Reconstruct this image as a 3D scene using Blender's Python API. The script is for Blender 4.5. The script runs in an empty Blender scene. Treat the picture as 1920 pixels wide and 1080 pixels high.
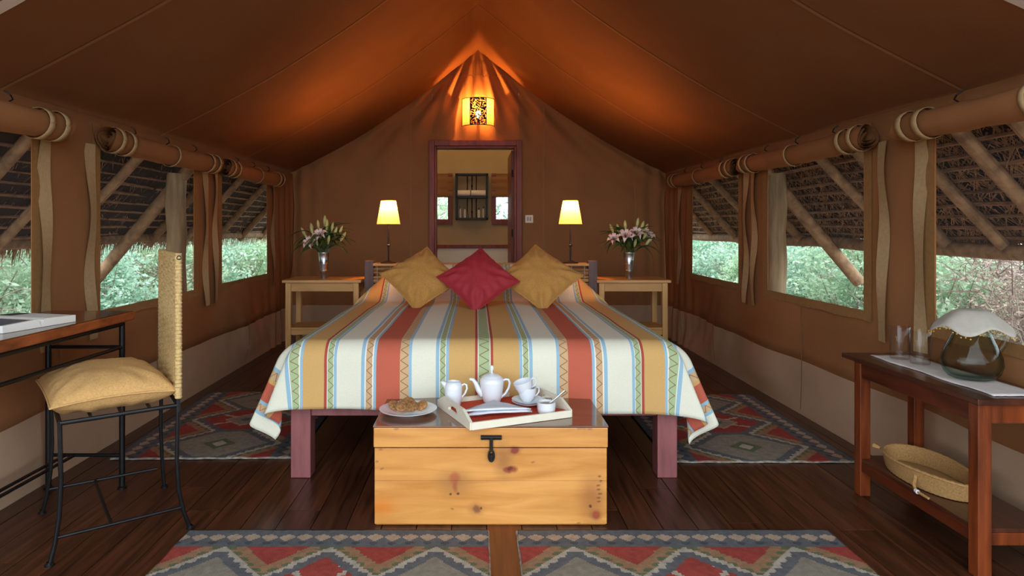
import bpy, bmesh, math, random
import numpy as np
from mathutils import Vector, Matrix, noise as mnoise

random.seed(7); np.random.seed(7)
S = bpy.context.scene
C = S.collection
PI = math.pi

# ------------------------------------------------------------------ camera, sky, exposure
F = 1238.0
cam_d = bpy.data.cameras.new('camera'); cam = bpy.data.objects.new('camera', cam_d); C.objects.link(cam)
cam.location = (0, 0, 1.17); cam.rotation_euler = (PI/2, 0, 0)
cam_d.sensor_width = 36; cam_d.lens = F/1920*36
cam_d.shift_x = (960-893)/1920; cam_d.shift_y = -(540-425)/1920
cam_d.clip_start = .05
S.camera = cam
S.view_settings.view_transform = 'Standard'; S.view_settings.look = 'None'
S.view_settings.gamma = 1; S.view_settings.use_curve_mapping = False
S.view_settings.exposure = .75
S.cycles.max_bounces = 10; S.cycles.diffuse_bounces = 5; S.cycles.transmission_bounces = 10
S.cycles.transparent_max_bounces = 16
S.cycles.sample_clamp_indirect = 4; S.cycles.caustics_reflective = False; S.cycles.caustics_refractive = False

w = bpy.data.worlds.new('overcast_sky'); S.world = w; w.use_nodes = True
nt = w.node_tree; bg = nt.nodes['Background']
tc = nt.nodes.new('ShaderNodeTexCoord'); sep = nt.nodes.new('ShaderNodeSeparateXYZ')
nt.links.new(tc.outputs['Generated'], sep.inputs[0])
rp = nt.nodes.new('ShaderNodeValToRGB'); nt.links.new(sep.outputs['Z'], rp.inputs[0])
rp.color_ramp.elements[0].position = 0; rp.color_ramp.elements[0].color = (.80, .90, 1.0, 1)
rp.color_ramp.elements[1].position = 1; rp.color_ramp.elements[1].color = (.88, .96, 1.0, 1)
nt.links.new(rp.outputs[0], bg.inputs['Color']); bg.inputs['Strength'].default_value = 2.6

LAMP_COL = (1.0, .37, .08)
TABLE_LAMP_W = 21.0
SCONCE_W = 14.0

# ------------------------------------------------------------------ helpers
def lin(c):
    c = c/255.0
    return c/12.92 if c <= .04045 else ((c+.055)/1.055)**2.4
def L(rgb, k=1.0): return (min(1, lin(rgb[0])*k), min(1, lin(rgb[1])*k), min(1, lin(rgb[2])*k), 1)

def base_mat(name):
    m = bpy.data.materials.new(name); m.use_nodes = True
    return m, m.node_tree, m.node_tree.nodes['Principled BSDF'], m.node_tree.nodes['Material Output']

def mk(name, rgb, rough=.6, metal=0, var=.15, scale=12, stretch=(1, 1, 1), bump=0, bscale=None, bstretch=None,
       rgb2=None, objvar=0, spec=.5, sheen=0, coat=0, detail=4, distort=0, mid=None):
    m, nt, b, out = base_mat(name)
    N, K = nt.nodes.new, nt.links.new
    tc = N('ShaderNodeTexCoord'); mp = N('ShaderNodeMapping'); mp.inputs['Scale'].default_value = stretch
    K(tc.outputs['Object'], mp.inputs[0])
    src = mp.outputs[0]
    if objvar:
        oi = N('ShaderNodeObjectInfo'); vm = N('ShaderNodeVectorMath'); vm.operation = 'MULTIPLY_ADD'
        K(oi.outputs['Random'], vm.inputs[0]); vm.inputs[1].default_value = (31, 17, 43); K(mp.outputs[0], vm.inputs[2])
        src = vm.outputs[0]
    no = N('ShaderNodeTexNoise'); no.inputs['Scale'].default_value = scale; no.inputs['Detail'].default_value = detail
    no.inputs['Distortion'].default_value = distort
    K(src, no.inputs['Vector'])
    r = N('ShaderNodeValToRGB'); K(no.outputs['Fac'], r.inputs[0])
    c1 = L(rgb, 1-var); c2 = L(rgb2) if rgb2 else L(rgb, 1+var)
    r.color_ramp.elements[0].position = .3; r.color_ramp.elements[0].color = c1
    r.color_ramp.elements[1].position = .7; r.color_ramp.elements[1].color = c2
    if mid:
        e = r.color_ramp.elements.new(.5); e.color = L(mid)
    col = r.outputs[0]
    if objvar:
        hs = N('ShaderNodeHueSaturation'); mr = N('ShaderNodeMapRange'); K(oi.outputs['Random'], mr.inputs[0])
        mr.inputs['To Min'].default_value = 1-objvar; mr.inputs['To Max'].default_value = 1+objvar
        K(mr.outputs[0], hs.inputs['Value']); K(col, hs.inputs['Color']); col = hs.outputs[0]
    K(col, b.inputs['Base Color'])
    b.inputs['Roughness'].default_value = rough; b.inputs['Metallic'].default_value = metal
    b.inputs['Specular IOR Level'].default_value = spec
    b.inputs['Sheen Weight'].default_value = sheen; b.inputs['Coat Weight'].default_value = coat
    if bump:
        n2 = N('ShaderNodeTexNoise'); n2.inputs['Scale'].default_value = bscale or scale*4; n2.inputs['Detail'].default_value = 5
        if bstretch:
            mp2 = N('ShaderNodeMapping'); mp2.inputs['Scale'].default_value = bstretch
            K(tc.outputs['Object'], mp2.inputs[0]); K(mp2.outputs[0], n2.inputs['Vector'])
        else: K(src, n2.inputs['Vector'])
        bp = N('ShaderNodeBump'); bp.inputs['Strength'].default_value = bump; bp.inputs['Distance'].default_value = .01
        K(n2.outputs['Fac'], bp.inputs['Height']); K(bp.outputs[0], b.inputs['Normal'])
    return m

class MB:
    def __init__(s): s.v = []; s.f = []; s.mi = []
    def add(s, vs, fs, mi=0):
        o = len(s.v); s.v += [tuple(p) for p in vs]; s.f += [tuple(i+o for i in f) for f in fs]; s.mi += [mi]*len(fs); return s
    def box(s, c, d, M=None, mi=0):
        x, y, z = d[0]/2, d[1]/2, d[2]/2
        vs = [Vector((a*x, b*y, e*z)) for e in (-1, 1) for b in (-1, 1) for a in (-1, 1)]
        if M is not None: vs = [M @ p for p in vs]
        vs = [p+Vector(c) for p in vs]
        return s.add(vs, [(0, 2, 3, 1), (4, 5, 7, 6), (0, 1, 5, 4), (2, 6, 7, 3), (0, 4, 6, 2), (1, 3, 7, 5)], mi)
    def bx(s, x0, x1, y0, y1, z0, z1, mi=0):
        return s.box(((x0+x1)/2, (y0+y1)/2, (z0+z1)/2), (abs(x1-x0), abs(y1-y0), abs(z1-z0)), None, mi)
    def tube(s, pts, r, n=8, cap=True, mi=0, closed=False, flat=1.0):
        P = [Vector(p) for p in pts]; k = len(P)
        R = r if isinstance(r, (list, tuple)) else [r]*k
        T = []
        for i in range(k):
            a = P[(i-1) % k] if closed else P[max(0, i-1)]; b = P[(i+1) % k] if closed else P[min(k-1, i+1)]
            t = (b-a); T.append(t.normalized() if t.length > 1e-9 else Vector((0, 0, 1)))
        up = Vector((0, 0, 1)) if abs(T[0].z) < .9 else Vector((0, 1, 0))
        nrm = T[0].cross(up).normalized()
        vs = []
        for i in range(k):
            nrm = (nrm - T[i]*nrm.dot(T[i])).normalized(); bi = T[i].cross(nrm)
            for j in range(n):
                a = 2*PI*j/n; vs.append(P[i] + (nrm*math.cos(a)*flat + bi*math.sin(a))*R[i])
        fs = []
        for i in range(k if closed else k-1):
            i2 = (i+1) % k
            for j in range(n): fs.append((i*n+j, i*n+(j+1) % n, i2*n+(j+1) % n, i2*n+j))
        if cap and not closed: fs += [tuple(range(n))[::-1], tuple(range((k-1)*n, k*n))]
        return s.add(vs, fs, mi)
    def lathe(s, prof, n=24, c=(0, 0, 0), M=None, mi=0, cap0=False, cap1=False):
        vs = []
        for r, z in prof:
            for j in range(n):
                a = 2*PI*j/n; p = Vector((r*math.cos(a), r*math.sin(a), z))
                if M is not None: p = M @ p
                vs.append(p+Vector(c))
        fs = []
        for i in range(len(prof)-1):
            for j in range(n): fs.append((i*n+j, i*n+(j+1) % n, (i+1)*n+(j+1) % n, (i+1)*n+j))
        if cap0: fs.append(tuple(range(n))[::-1])
        if cap1: fs.append(tuple(range((len(prof)-1)*n, len(prof)*n)))
        return s.add(vs, fs, mi)
    def grid(s, nu, nv, fn, mi=0, skip=None):
        vs = [fn(i, j) for j in range(nv) for i in range(nu)]
        fs = []
        for j in range(nv-1):
            for i in range(nu-1):
                if skip and skip(i, j): continue
                fs.append((j*nu+i, j*nu+i+1, (j+1)*nu+i+1, (j+1)*nu+i))
        return s.add(vs, fs, mi)
    def mesh(s, name, mats, smooth=True, angle=40):
        me = bpy.data.meshes.new(name); me.from_pydata(s.v, [], s.f)
        for m in (mats if isinstance(mats, (list, tuple)) else [mats]): me.materials.append(m)
        if any(s.mi): me.polygons.foreach_set('material_index', s.mi)
        if smooth:
            me.polygons.foreach_set('use_smooth', [True]*len(s.f)); me.update()
            if angle < 180: me.set_sharp_from_angle(angle=math.radians(angle))
        me.update(); return me
    def build(s, name, mats, parent=None, smooth=True, angle=40, bevel=0, world=False, solid=0, loc=None, fixn=False, bseg=2):
        if world and parent is not None:
            Mi = (Matrix.Translation(parent.location) @ parent.rotation_euler.to_matrix().to_4x4()).inverted()
            s.v = [tuple(Mi @ Vector(p)) for p in s.v]
        o = bpy.data.objects.new(name, s.mesh(name, mats, smooth, angle)); C.objects.link(o)
        if fixn:
            bm = bmesh.new(); bm.from_mesh(o.data); bmesh.ops.recalc_face_normals(bm, faces=bm.faces); bm.to_mesh(o.data); bm.free()
        if parent: o.parent = parent
        if loc: o.location = loc
        if solid:
            md = o.modifiers.new('thick', 'SOLIDIFY'); md.thickness = abs(solid); md.offset = 1 if solid > 0 else -1
        if bevel:
            md = o.modifiers.new('edge', 'BEVEL'); md.width = bevel; md.segments = bseg; md.limit_method = 'ANGLE'; md.angle_limit = math.radians(50)
        return o

def tag(o, label=None, cat=None, group=None, kind=None):
    if label: o['label'] = label
    if cat: o['category'] = cat
    if group: o['group'] = group
    if kind: o['kind'] = kind
    return o
def thing(name, label, cat, loc=(0, 0, 0), rz=0, group=None, kind=None):
    o = bpy.data.objects.new(name, None); C.objects.link(o); o.location = loc; o.rotation_euler = (0, 0, rz)
    o.empty_display_size = .1
    return tag(o, label, cat, group, kind)
def dup(o, parent=None):
    c = o.copy(); C.objects.link(c)
    if parent is not None: c.parent = parent
    for ch in [x for x in KIDS(o)]: dup(ch, c)
    return c
def KIDS(o): return list(o.children)
def px(x, y, Y): return Vector(((x-893)/F*Y, Y, 1.17-(y-425)/F*Y))
def smooth(a, b, x):
    t = max(0, min(1, (x-a)/(b-a))); return t*t*(3-2*t)
def nz(x, y, z=0): return mnoise.noise(Vector((x, y, z)))

# ------------------------------------------------------------------ materials
M = {}
M['canvas'] = mk('canvas', (150, 103, 66), .95, var=.07, scale=3, bump=.15, bscale=160, spec=.1)
M['roofcanvas'] = mk('roofcanvas', (130, 88, 57), .95, var=.07, scale=2.2, bump=.15, bscale=160, spec=.1)
M['skirt'] = mk('skirt', (180, 150, 122), .8, var=.07, scale=3, bump=.12, bscale=30, spec=.2)
M['webbing'] = mk('webbing', (176, 148, 108), .9, var=.08, scale=60, bump=.2, bscale=300, spec=.1)
M['binding'] = mk('binding', (150, 112, 70), .9, var=.08, scale=50, bump=.2, bscale=300, spec=.1)
M['seam'] = mk('seam', (150, 110, 78), .95, var=.06, scale=8, spec=.1)
M['plank'] = mk('plank', (64, 36, 22), .30, var=.45, scale=5, stretch=(9, .6, 4), objvar=.25, bump=.12, bscale=9, bstretch=(12, .8, 4), rgb2=(92, 52, 32), spec=.5)
M['plank_pale'] = mk('plank_pale', (118, 66, 32), .5, var=.25, scale=5, stretch=(9, .6, 4), bump=.12, bscale=9, bstretch=(12, .8, 4), spec=.3)  # paler orange-brown board tone
M['subfloor'] = mk('subfloor', (25, 16, 10), .8)
M['darkwood'] = mk('darkwood', (122, 46, 26), .42, var=.3, scale=4, stretch=(8, 8, 1), bump=.08, bscale=20, rgb2=(140, 58, 34), spec=.3)
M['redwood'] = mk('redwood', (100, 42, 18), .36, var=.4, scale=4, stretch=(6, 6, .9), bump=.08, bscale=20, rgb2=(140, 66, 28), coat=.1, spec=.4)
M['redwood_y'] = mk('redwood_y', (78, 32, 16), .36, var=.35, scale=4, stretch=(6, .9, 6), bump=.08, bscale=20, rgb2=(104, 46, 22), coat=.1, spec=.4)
M['tabletop'] = mk('tabletop', (66, 34, 24), .28, var=.35, scale=4, stretch=(8, .8, 4), bump=.05, bscale=10, rgb2=(84, 44, 30), coat=.2)
M['desktop'] = mk('desktop', (92, 48, 26), .2, var=.4, scale=4, stretch=(8, .8, 4), bump=.06, bscale=10, rgb2=(118, 62, 32), coat=.3)
M['deskedge'] = mk('deskedge', (138, 66, 30), .4, var=.5, scale=7, stretch=(3, 1.2, 3), bump=.2, bscale=25, rgb2=(166, 88, 44))
M['pine_h'] = mk('pine_h', (206, 134, 58), .4, var=.2, scale=2.2, stretch=(1.0, 6, 9), distort=.6, bump=.04, bscale=20, rgb2=(222, 158, 84), coat=.1)
M['pine_light'] = mk('pine_light', (186, 134, 72), .5, var=.15, scale=3, stretch=(1, 6, 6), bump=.05, bscale=20, rgb2=(200, 150, 86))
M['pine_light_v'] = mk('pine_light_v', (196, 146, 82), .5, var=.15, scale=3, stretch=(7, 7, .8), bump=.05, bscale=20, rgb2=(210, 160, 96))
M['chesttop'] = mk('chesttop', (110, 66, 40), .16, var=.35, scale=2.5, stretch=(1, 6, 6), distort=.5, rgb2=(138, 86, 52), coat=.4)
M['knot'] = mk('knot', (126, 62, 36), .5, var=.3, scale=40)
M['stain'] = mk('stain', (176, 92, 52), .5, var=.3, scale=30, stretch=(1, 1, .4))
M['bedwood'] = mk('bedwood', (138, 76, 76), .5, var=.2, scale=5, stretch=(6, 6, 1), rgb2=(150, 88, 88), bump=.08, bscale=25)
M['postwood'] = mk('postwood', (96, 72, 66), .6, var=.2, scale=5, stretch=(6, 6, 1), bump=.1, bscale=25)
M['stick'] = mk('stick', (170, 118, 66), .6, var=.45, scale=7, stretch=(.8, 8, 8), objvar=.25, rgb2=(196, 140, 84))
M['wire'] = mk('wire', (170, 160, 145), .5, var=.1)
M['iron'] = mk('iron', (34, 34, 36), .35, metal=.6, var=.2, scale=30, spec=.5)
M['blackiron'] = mk('blackiron', (24, 22, 22), .45, metal=.4, var=.2, scale=30)
M['steel'] = mk('steel', (190, 190, 190), .3, metal=1, var=.12, scale=4, stretch=(1, 1, 20))
M['white_china'] = mk('white_china', (226, 230, 236), .15, var=.01, coat=.3)
M['white_paint'] = mk('white_paint', (232, 226, 204), .4, var=.03, scale=20)
M['red_mat'] = mk('red_mat', (196, 64, 34), .85, var=.12, scale=120, bump=.2, bscale=300)
M['white_cloth'] = mk('white_cloth', (218, 222, 230), .9, var=.03, scale=30, bump=.15, bscale=60)
M['biscuit'] = mk('biscuit', (164, 106, 58), .85, var=.35, scale=90, bump=.9, bscale=160, rgb2=(200, 146, 90), objvar=.25)
M['sugar'] = mk('sugar', (188, 168, 142), .8, var=.2, scale=300, bump=.5, bscale=400)
M['mustard'] = mk('mustard', (186, 134, 66), .92, var=.1, scale=90, stretch=(1, 1, 1), bump=.25, bscale=220)
M['redcloth'] = mk('redcloth', (160, 36, 46), .75, var=.08, scale=50, bump=.2, bscale=180)
M['burlap'] = mk('burlap', (212, 166, 104), .95, var=.12, scale=120, bump=.35, bscale=260)
M['seagrass'] = mk('seagrass', (216, 178, 112), .8, var=.28, scale=60, stretch=(1, 1, 2.5), bump=.4, bscale=200, rgb2=(232, 200, 140))
M['basket'] = mk('basket', (172, 128, 74), .85, var=.15, scale=160, bump=.3, bscale=300, rgb2=(190, 148, 92))
M['runner'] = mk('runner', (222, 214, 208), .9, var=.04, scale=30, bump=.15, bscale=80)
M['doily'] = mk('doily', (184, 178, 166), .9, var=.05, scale=40, bump=.2, bscale=200)
M['bead'] = mk('bead', (196, 142, 40), .3, var=.2, scale=40)
M['paper'] = mk('paper', (232, 230, 222), .7, var=.03, scale=10)
M['photo_grey'] = mk('photo_grey', (84, 86, 92), .4, var=.35, scale=9, rgb2=(122, 124, 130))
M['photo_dark'] = mk('photo_dark', (44, 42, 42), .4, var=.35, scale=12)
M['switch'] = mk('switch', (236, 214, 190), .4, var=.02)
M['switch_dark'] = mk('switch_dark', (170, 150, 130), .4, var=.02)
M['leaf'] = mk('leaf', (46, 74, 34), .45, var=.35, scale=14, rgb2=(70, 100, 46))
M['bud'] = mk('bud', (176, 178, 92), .5, var=.15, scale=18, rgb2=(206, 200, 140))
M['petal'] = mk('petal', (226, 178, 172), .5, var=.1, scale=18, rgb2=(240, 216, 204))
M['stamen'] = mk('stamen', (120, 60, 30), .6)
M['hide'] = mk('hide', (70, 62, 56), .8)
M['bath_wall'] = mk('bath_wall', (180, 150, 112), .9, var=.05, scale=4, bump=.15, bscale=120, spec=.1)
M['bath_dado'] = mk('bath_dado', (226, 216, 204), .8, var=.03, scale=8)
M['bath_floor'] = mk('bath_floor', (130, 110, 90), .7)
M['towel'] = mk('towel', (232, 206, 190), .95, var=.05, scale=90, bump=.4, bscale=240)
M['bottle'] = mk('bottle', (190, 180, 170), .3, var=.1)
M['bottle_dark'] = mk('bottle_dark', (90, 84, 80), .3, var=.1)
M['pole'] = mk('pole', (150, 118, 84), .8, var=.4, scale=5, stretch=(3, 3, 3), objvar=.15, bump=.5, bscale=14, rgb2=(176, 142, 104))
M['post'] = mk('post', (164, 140, 104), .8, var=.35, scale=4, stretch=(5, 5, .7), bump=.5, bscale=10, rgb2=(186, 162, 124))
M['lath'] = mk('lath', (140, 108, 80), .9, var=.4, scale=14, stretch=(4, .8, 4), objvar=.25, bump=.6, bscale=40, rgb2=(168, 134, 104))
M['straw'] = mk('straw', (140, 108, 80), .9, var=.5, scale=16, rgb2=(200, 162, 122))
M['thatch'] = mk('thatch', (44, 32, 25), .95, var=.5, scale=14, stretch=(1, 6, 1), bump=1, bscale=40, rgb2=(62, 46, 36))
M['earth'] = mk('earth', (150, 130, 112), .95, var=.25, scale=3, bump=.4, bscale=14)
M['deck'] = mk('deck', (130, 92, 62), .7, var=.25, scale=4, stretch=(8, 1, 1))
M['twig'] = mk('twig', (150, 132, 122), .9, var=.25, scale=20)
def leafmat(name, a, b):
    m = mk(name, a, .55, var=.25, scale=3.5, rgb2=b, spec=.4, objvar=.12)
    nt = m.node_tree; bs = nt.nodes['Principled BSDF']; out = nt.nodes['Material Output']
    tr = nt.nodes.new('ShaderNodeBsdfTranslucent'); mx = nt.nodes.new('ShaderNodeMixShader'); mx.inputs[0].default_value = .3
    nt.links.new(bs.inputs['Base Color'].links[0].from_socket, tr.inputs['Color'])
    nt.links.new(bs.outputs[0], mx.inputs[1]); nt.links.new(tr.outputs[0], mx.inputs[2]); nt.links.new(mx.outputs[0], out.inputs['Surface'])
    return m
M['foliage'] = leafmat('foliage', (156, 198, 150), (222, 242, 214))
M['foliage2'] = leafmat('foliage2', (138, 186, 158), (208, 236, 214))
M['foliage_dry'] = leafmat('foliage_dry', (176, 152, 136), (214, 196, 176))

def glassmat(name, col, rough=0.0, ior=1.45):
    m, nt, b, out = base_mat(name)
    b.inputs['Base Color'].default_value = col; b.inputs['Transmission Weight'].default_value = 1
    b.inputs['Roughness'].default_value = rough; b.inputs['IOR'].default_value = ior; b.inputs['Specular IOR Level'].default_value = .3
    return m
def thinglass(name, mid, edge, refl=.013):
    m, nt, b, out = base_mat(name); N, K = nt.nodes.new, nt.links.new
    lw = N('ShaderNodeLayerWeight'); lw.inputs['Blend'].default_value = .5
    r = N('ShaderNodeValToRGB'); K(lw.outputs['Facing'], r.inputs[0]); e = r.color_ramp.elements
    e[0].position = .35; e[0].color = (*mid, 1); e[1].position = 1; e[1].color = (*edge, 1)
    tr = N('ShaderNodeBsdfTransparent'); K(r.outputs[0], tr.inputs['Color'])
    gl = N('ShaderNodeBsdfGlossy'); gl.inputs['Roughness'].default_value = .02
    pw_ = N('ShaderNodeMath'); pw_.operation = 'POWER'; K(lw.outputs['Facing'], pw_.inputs[0]); pw_.inputs[1].default_value = 4
    ma = N('ShaderNodeMath'); ma.operation = 'MULTIPLY_ADD'; K(pw_.outputs[0], ma.inputs[0]); ma.inputs[1].default_value = .42; ma.inputs[2].default_value = refl
    mx = N('ShaderNodeMixShader'); K(ma.outputs[0], mx.inputs[0]); K(tr.outputs[0], mx.inputs[1]); K(gl.outputs[0], mx.inputs[2]); K(mx.outputs[0], out.inputs['Surface']); return m
M['glass'] = thinglass('glass', (.97, .97, .97), (.80, .82, .82), .024)
M['greenglass'] = thinglass('greenglass', (.90, .93, .91), (.36, .50, .46))

def netmat():
    m, nt, b, out = base_mat('netting'); N, K = nt.nodes.new, nt.links.new
    tr = N('ShaderNodeBsdfTransparent'); df = N('ShaderNodeBsdfDiffuse'); df.inputs['Color'].default_value = L((150, 152, 156))
    tc = N('ShaderNodeTexCoord'); no = N('ShaderNodeTexNoise'); no.inputs['Scale'].default_value = 3
    K(tc.outputs['Object'], no.inputs['Vector'])
    mr = N('ShaderNodeMapRange'); mr.inputs['To Min'].default_value = .04; mr.inputs['To Max'].default_value = .08
    K(no.outputs['Fac'], mr.inputs[0])
    mx = N('ShaderNodeMixShader'); K(mr.outputs[0], mx.inputs[0]); K(tr.outputs[0], mx.inputs[1]); K(df.outputs[0], mx.inputs[2])
    K(mx.outputs[0], out.inputs['Surface']); return m
M['net'] = netmat()
def shademat(name, rgb, fac):
    m, nt, b, out = base_mat(name); N, K = nt.nodes.new, nt.links.new
    tr = N('ShaderNodeBsdfTranslucent'); df = N('ShaderNodeBsdfDiffuse')
    tc = N('ShaderNodeTexCoord'); no = N('ShaderNodeTexNoise'); no.inputs['Scale'].default_value = 60
    K(tc.outputs['Object'], no.inputs['Vector'])
    r = N('ShaderNodeValToRGB'); K(no.outputs['Fac'], r.inputs[0])
    r.color_ramp.elements[0].color = L(rgb, .92); r.color_ramp.elements[1].color = L(rgb, 1.05)
    K(r.outputs[0], tr.inputs['Color']); K(r.outputs[0], df.inputs['Color'])
    mx = N('ShaderNodeMixShader'); mx.inputs[0].default_value = fac
    K(df.outputs[0], mx.inputs[1]); K(tr.outputs[0], mx.inputs[2]); K(mx.outputs[0], out.inputs['Surface']); return m
M['shade'] = shademat('shade', (248, 214, 144), .27)
M['sconce_shade'] = shademat('sconce_shade', (248, 214, 140), .40)
M['bath_ceiling'] = shademat('bath_ceiling', (240, 220, 186), .6)
def emitmat(name, col, s):
    m, nt, b, out = base_mat(name); e = nt.nodes.new('ShaderNodeEmission'); e.inputs['Color'].default_value = (*col, 1); e.inputs['Strength'].default_value = s
    nt.links.new(e.outputs[0], out.inputs['Surface']); return m
M['bulb'] = emitmat('bulb', (1, .6, .2), 25)

# striped bedspread: half pattern by distance from the middle (metres)
CREAM, MUST, TERR, BLUE, GREEN, TAN, RED, WHITE = ((228, 226, 206), (208, 166, 104), (192, 98, 76), (150, 186, 206), (170, 188, 142), (204, 170, 128), (172, 76, 62), (232, 230, 218))
STR = [(0, GREEN), (.025, WHITE), (.029, RED), (.041, MUST), (.160, BLUE), (.172, WHITE), (.176, GREEN), (.201, WHITE), (.205, BLUE),
       (.219, CREAM), (.330, BLUE), (.342, TAN), (.382, TERR), (.489, BLUE), (.501, WHITE), (.505, TAN), (.536, WHITE), (.540, BLUE), (.556, CREAM),
       (.671, BLUE), (.683, WHITE), (.687, GREEN), (.712, WHITE), (.717, RED), (.727, MUST), (.824, BLUE), (.837, WHITE), (.841, GREEN), (.873, WHITE), (.877, BLUE),
       (.891, CREAM), (.985, BLUE), (1.0, TAN), (1.035, MUST), (1.05, TERR), (1.125, BLUE), (1.138, TAN), (1.165, BLUE), (1.178, CREAM)]
ZIG = [(.176, .201), (.345, .380), (.507, .534), (.687, .712), (.842, .872), (1.002, 1.035), (1.138, 1.165)]
def stripemat():
    m, nt, b, out = base_mat('bedspread_stripes'); N, K = nt.nodes.new, nt.links.new
    def math_(op, a, bb=None, c=None):
        n = N('ShaderNodeMath'); n.operation = op
        for i, x in enumerate((a, bb, c)):
            if x is None: continue
            if isinstance(x, (int, float)): n.inputs[i].default_value = x
            else: K(x, n.inputs[i])
        return n.outputs[0]
    uv = N('ShaderNodeUVMap'); sp = N('ShaderNodeSeparateXYZ'); K(uv.outputs[0], sp.inputs[0])
    u, v = sp.outputs[0], sp.outputs[1]; au = math_('ABSOLUTE', u)
    def ramp(lst, lo, hi):
        r = N('ShaderNodeValToRGB'); r.color_ramp.interpolation = 'CONSTANT'
        mr = N('ShaderNodeMapRange'); K(au, mr.inputs[0]); mr.inputs['From Min'].default_value = lo; mr.inputs['From Max'].default_value = hi
        K(mr.outputs[0], r.inputs[0]); el = r.color_ramp.elements
        for i, (p, c) in enumerate(lst):
            pos = max(0, min(1, (p-lo)/(hi-lo)))
            if i == 0: e = el[0]; e.position = 0
            elif i == 1: e = el[1]; e.position = pos
            else: e = el.new(pos)
            e.color = L(c)
        return r.outputs[0]
    A = [s for s in STR if s[0] < .5]; B = [s for s in STR if s[0] >= .489]
    ra = ramp(A, 0, .5); rb = ramp(B, .489, 1.3)
    mx = N('ShaderNodeMix'); mx.data_type = 'RGBA'; K(math_('GREATER_THAN', au, .4895), mx.inputs[0]); K(ra, mx.inputs[6]); K(rb, mx.inputs[7])
    tri = math_('PINGPONG', v, .026); tri = math_('DIVIDE', tri, .026)
    total = None
    for a0, b0 in ZIG + [(-.022, .022)]:
        s_ = u if a0 < 0 else au
        t = math_('DIVIDE', math_('SUBTRACT', s_, a0), b0-a0)
        d = math_('ABSOLUTE', math_('SUBTRACT', t, tri))
        on = math_('LESS_THAN', d, .085)
        ins = math_('MULTIPLY', math_('GREATER_THAN', t, 0.0), math_('LESS_THAN', t, 1.0))
        k = math_('MULTIPLY', on, ins)
        total = k if total is None else math_('MAXIMUM', total, k)
    mz = N('ShaderNodeMix'); mz.data_type = 'RGBA'; K(math_('MULTIPLY', total, .8), mz.inputs[0]); K(mx.outputs[2], mz.inputs[6]); mz.inputs[7].default_value = L((128, 66, 44))
    wv = N('ShaderNodeTexNoise'); wv.inputs['Scale'].default_value = 260; tc = N('ShaderNodeTexCoord'); K(tc.outputs['Object'], wv.inputs['Vector'])
    hs = N('ShaderNodeHueSaturation'); K(mz.outputs[2], hs.inputs['Color'])
    mr = N('ShaderNodeMapRange'); K(wv.outputs['Fac'], mr.inputs[0]); mr.inputs['To Min'].default_value = .88; mr.inputs['To Max'].default_value = 1.1
    K(mr.outputs[0], hs.inputs['Value']); K(hs.outputs[0], b.inputs['Base Color'])
    bp = N('ShaderNodeBump'); bp.inputs['Strength'].default_value = .15; bp.inputs['Distance'].default_value = .003; K(wv.outputs['Fac'], bp.inputs['Height']); K(bp.outputs[0], b.inputs['Normal'])
    b.inputs['Roughness'].default_value = .85; b.inputs['Specular IOR Level'].default_value = .25
    return m
M['bedspread'] = stripemat()

# ------------------------------------------------------------------ setting: floor
XL, XR, YB = -1.97, 2.03, 7.07
floor = MB().bx(-2.3, 2.3, .9, 7.2, -.12, -.026).build('floor', M['subfloor']); tag(floor, kind='structure')
PW = .1365
ncol = 34
for i in range(ncol):
    x = -2.3 + PW*(i+.5)+.02
    if x > 2.3: break
    y = .9 - random.random()*1.2
    while y < 7.15:
        ln = random.uniform(1.7, 2.9); y1 = min(y+ln, 7.15); y0 = max(y, .9)
        worn = (y0 < 2.3 < y1 or y0 < 2.6 < y1) and -.02 < x < .17  # picks the paler boards at the front centre
        if y1-y0 > .3:
            me = MB().box((0, 0, 0), (PW-.0035, y1-y0-.003, .026))
            p = me.build('plank', M['plank_pale'] if worn and i % 1 == 0 and x > 0.03 and x < .16 else M['plank'], floor, smooth=False, loc=(x, (y0+y1)/2, -.013+random.uniform(-.0012, 0)))
        y = y1

# side walls ------------------------------------------------------------------
WIN = [(1.72, 2.92), (3.45, 4.60), (5.10, 6.20)]
ZS, ZT, ZE = .73, 1.60, 1.735
def roof_z(x):
    t = min(1.06, abs(x-.02)/2.0)
    return 3.06 - t*1.31 - .10*4*t*(1-t)*(1 if t < 1 else 0)
def wall_x(side, y, z):
    X = XL if side < 0 else XR
    k = smooth(0, .12, z)*smooth(.70, .55, z) if False else (smooth(.02, .15, z)*(1-smooth(.55, .71, z)))
    b = k*(.022*math.sin(y*2.1+side)+.012*math.sin(y*6.3+z*3)+.010*nz(y*3, z*2, side))
    kb = smooth(5.9, 6.9, y)*(1-smooth(1.4, 1.7, z))
    b += kb*.018*math.sin(y*34+z*2.0)
    # taut creases running down from the sill
    if z < .72: b += .006*k*math.sin((y+z*.6)*26)*smooth(4.8, 5.6, y)
    return X + side*0.0 - side*(-b)
ys = [1.6]
while ys[-1] < YB-.001:
    ys.append(min(YB, round(ys[-1]+.05, 4)))
for a, b in WIN:
    for e in (a, b):
        k = min(range(len(ys)), key=lambda i: abs(ys[i]-e)); ys[k] = e
zs = [0, .06, .12, .18, .25, .324, .40, .48, .56, .64, ZS, .85, 1.0, 1.2, 1.4, ZT, ZE]
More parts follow.
